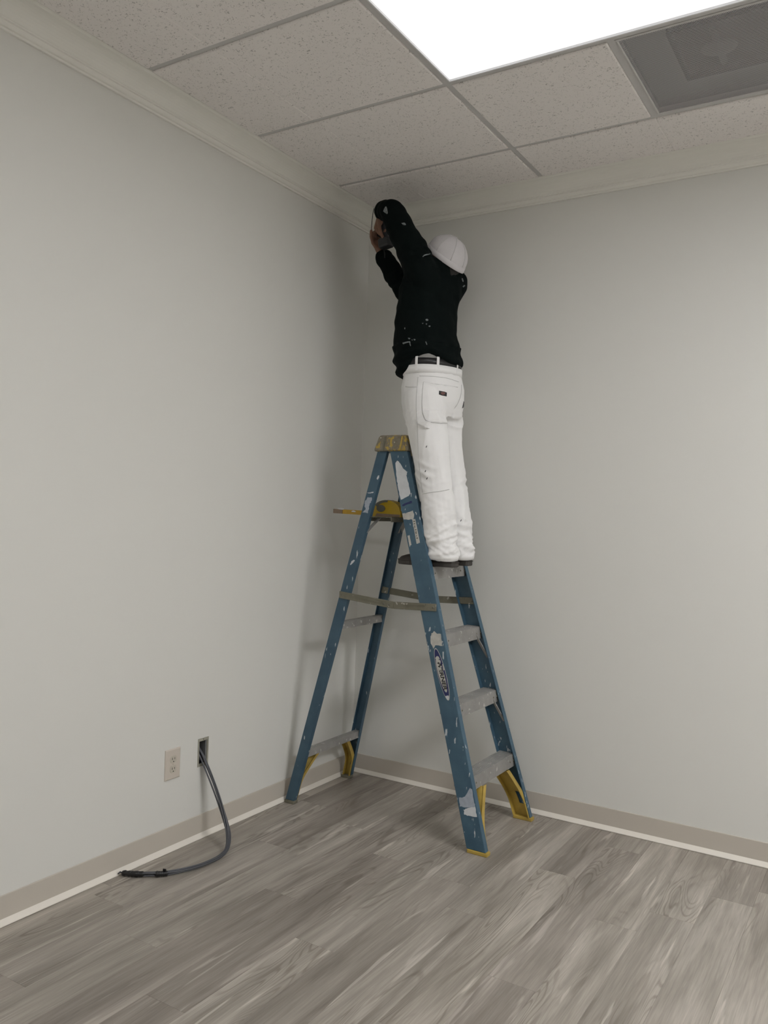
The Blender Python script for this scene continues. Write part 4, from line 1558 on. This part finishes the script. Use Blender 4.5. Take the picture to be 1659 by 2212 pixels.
lb = cloth_patch('label', P2([(683, 388), (760, 402), (758, 445), (682, 430)]), TB, trousers, 'ink_black', 0.0048, 2.0)
if lb:
    cloth_patch('emblem', P2([(698, 410), (705, 401), (720, 398), (735, 402), (744, 414), (738, 426), (720, 430), (704, 424)]), TB, lb, 'label_red', 0.0056, 1.2)
cloth_patch('label_edge', P2([(930, 490), (940, 486), (925, 560), (914, 562)]), TB, trousers, 'ink_black', 0.003, 1.5)
J2 = lambda pts: [(750 + x * 0.19453, 400 + y * 0.19439) for x, y in pts]
for c in ([(400, 290), (425, 240), (440, 250), (450, 300), (440, 320)], [(870, 1490), (895, 1488), (898, 1505), (875, 1508)], [(905, 1560), (922, 1560), (920, 1575), (906, 1572)],
          [(868, 1540), (885, 1535), (882, 1552)], [(826, 1532), (845, 1530), (840, 1542)], [(738, 1708), (757, 1712), (752, 1726), (740, 1722)], [(676, 1696), (700, 1700), (695, 1712), (680, 1710)],
          [(615, 1750), (650, 1742), (695, 1735), (697, 1745), (650, 1756), (622, 1766)], [(690, 1738), (700, 1740), (706, 1785), (698, 1780)], [(636, 1580), (644, 1582), (643, 1600), (637, 1598)],
          [(835, 790), (860, 772), (910, 762), (925, 760), (910, 772), (862, 784), (840, 800)], [(600, 420), (640, 420), (648, 445), (620, 440)], [(1280, 1125), (1302, 1108), (1306, 1118), (1290, 1134)],
          [(1270, 1040), (1280, 1036), (1290, 1070), (1282, 1072)], [(868, 1740), (876, 1738), (888, 1770), (882, 1775)], [(714, 1718), (726, 1716), (724, 1728)]):
    cloth_patch('paint_fleck', J2(c), JB, jacket, 'paint_fleck', 0.0012, 0.7, True)
for x, y in ((556, 945), (546, 1190), (562, 1262), (900, 1680)):
    cloth_patch('paint_fleck', P2([(x - 5, y + 4), (x + 6, y - 14), (x + 9, y - 8), (x + 1, y + 10)]), TB, trousers, 'drill_grey', 0.0016, 1.0)

# ------------------------------------------------------------------ what the painter holds
dt = thing('power_drill', 'dark grey cordless drill gripped in the upper hand', 'drill', (0.285, -0.30, 2.80))
d0 = LW + V((-0.50, 0.45, -0.55)).normalized() * 0.075 + V((0.75, 0.35, -0.35)).normalized() * 0.030
dn = V((0.16, 0.02, -0.98)).normalized()
dside = V((0, 1, 0)).cross(dn).normalized()
dq = dn.cross(dside).normalized()
box = lambda c, a, b, k=0.35: [c + dside * x + dq * y for x, y in ((-a, -b * k), (-a * k, -b), (a * k, -b), (a, -b * k), (a, b * k), (a * k, b), (-a * k, b), (-a, b * k))]
part('handle', MB().rings([box(d0 + dn * s, a, b) for s, a, b in ((-0.045, 0.019, 0.017), (0.0, 0.017, 0.016), (0.045, 0.018, 0.016), (0.062, 0.022, 0.019))]), 'drill_grey', dt, smooth=False, bevel=0.002)
part('battery', MB().rings([box(d0 + dn * s, a, b, 0.7) for s, a, b in ((0.058, 0.026, 0.024), (0.066, 0.034, 0.030), (0.098, 0.034, 0.030), (0.106, 0.030, 0.026))]), 'drill_grey', dt, bevel=0.003)
dd = V((-0.25, 0.95, 0.05)).normalized()
part('motor_body', MB().tube([d0 - dn * 0.060 - dd * 0.06, d0 - dn * 0.060 - dd * 0.055, d0 - dn * 0.060 + dd * 0.06, d0 - dn * 0.060 + dd * 0.07], [0.018, 0.024, 0.024, 0.020], 16), 'drill_grey', dt)
part('chuck', MB().tube([d0 - dn * 0.060 + dd * 0.07, d0 - dn * 0.060 + dd * 0.095, d0 - dn * 0.060 + dd * 0.11], [0.017, 0.016, 0.009], 14), 'drill_black', dt)
e0 = d0 + dn * 0.088 + dside * 0.034
part('lanyard', MB().tube(bez([e0, e0 + V((0.014, 0, -0.012)), e0 + V((0.026, 0, -0.035)), e0 + V((0.028, 0, -0.062))], 6), 0.0022, 6), 'drill_black', dt, smooth=True)

wt = bez([(0.2400, -0.33, 2.925), (0.2330, -0.33, 2.89), (0.2270, -0.325, 2.85), (0.2230, -0.32, 2.80), (0.226, -0.315, 2.775)], 8)
wo = part('hanging_wire', MB().tube(wt, 0.0016, 6), 'black_tape', None, smooth=True, loc=(0.2280, -0.325, 2.775))
tag(wo, 'thin dark wire held between the two raised hands', 'wire')
kt = thing('wire_stripper', 'small black gripping tool held in the lower hand', 'hand tool', (0.25, -0.28, 2.77))
k0 = RW + V((-0.42, -0.02, 0.90)).normalized() * 0.085 + V((0.85, -0.30, 0.40)).normalized() * 0.026
for s in (1, -1):
    part('grip_arm', MB().bar(k0 + V((0.035, -0.010 * s, -0.020)), k0 + V((-0.020, -0.003 * s, 0.018)), (0.0035, 0, 0.005), (0, 0.004, 0)), 'drill_black', kt, bevel=0.001)
part('jaw', MB().bar(k0 + V((-0.020, 0, 0.018)), k0 + V((-0.036, 0, 0.030)), (0.003, 0, 0.004), (0, 0.005, 0)), 'drill_grey', kt)
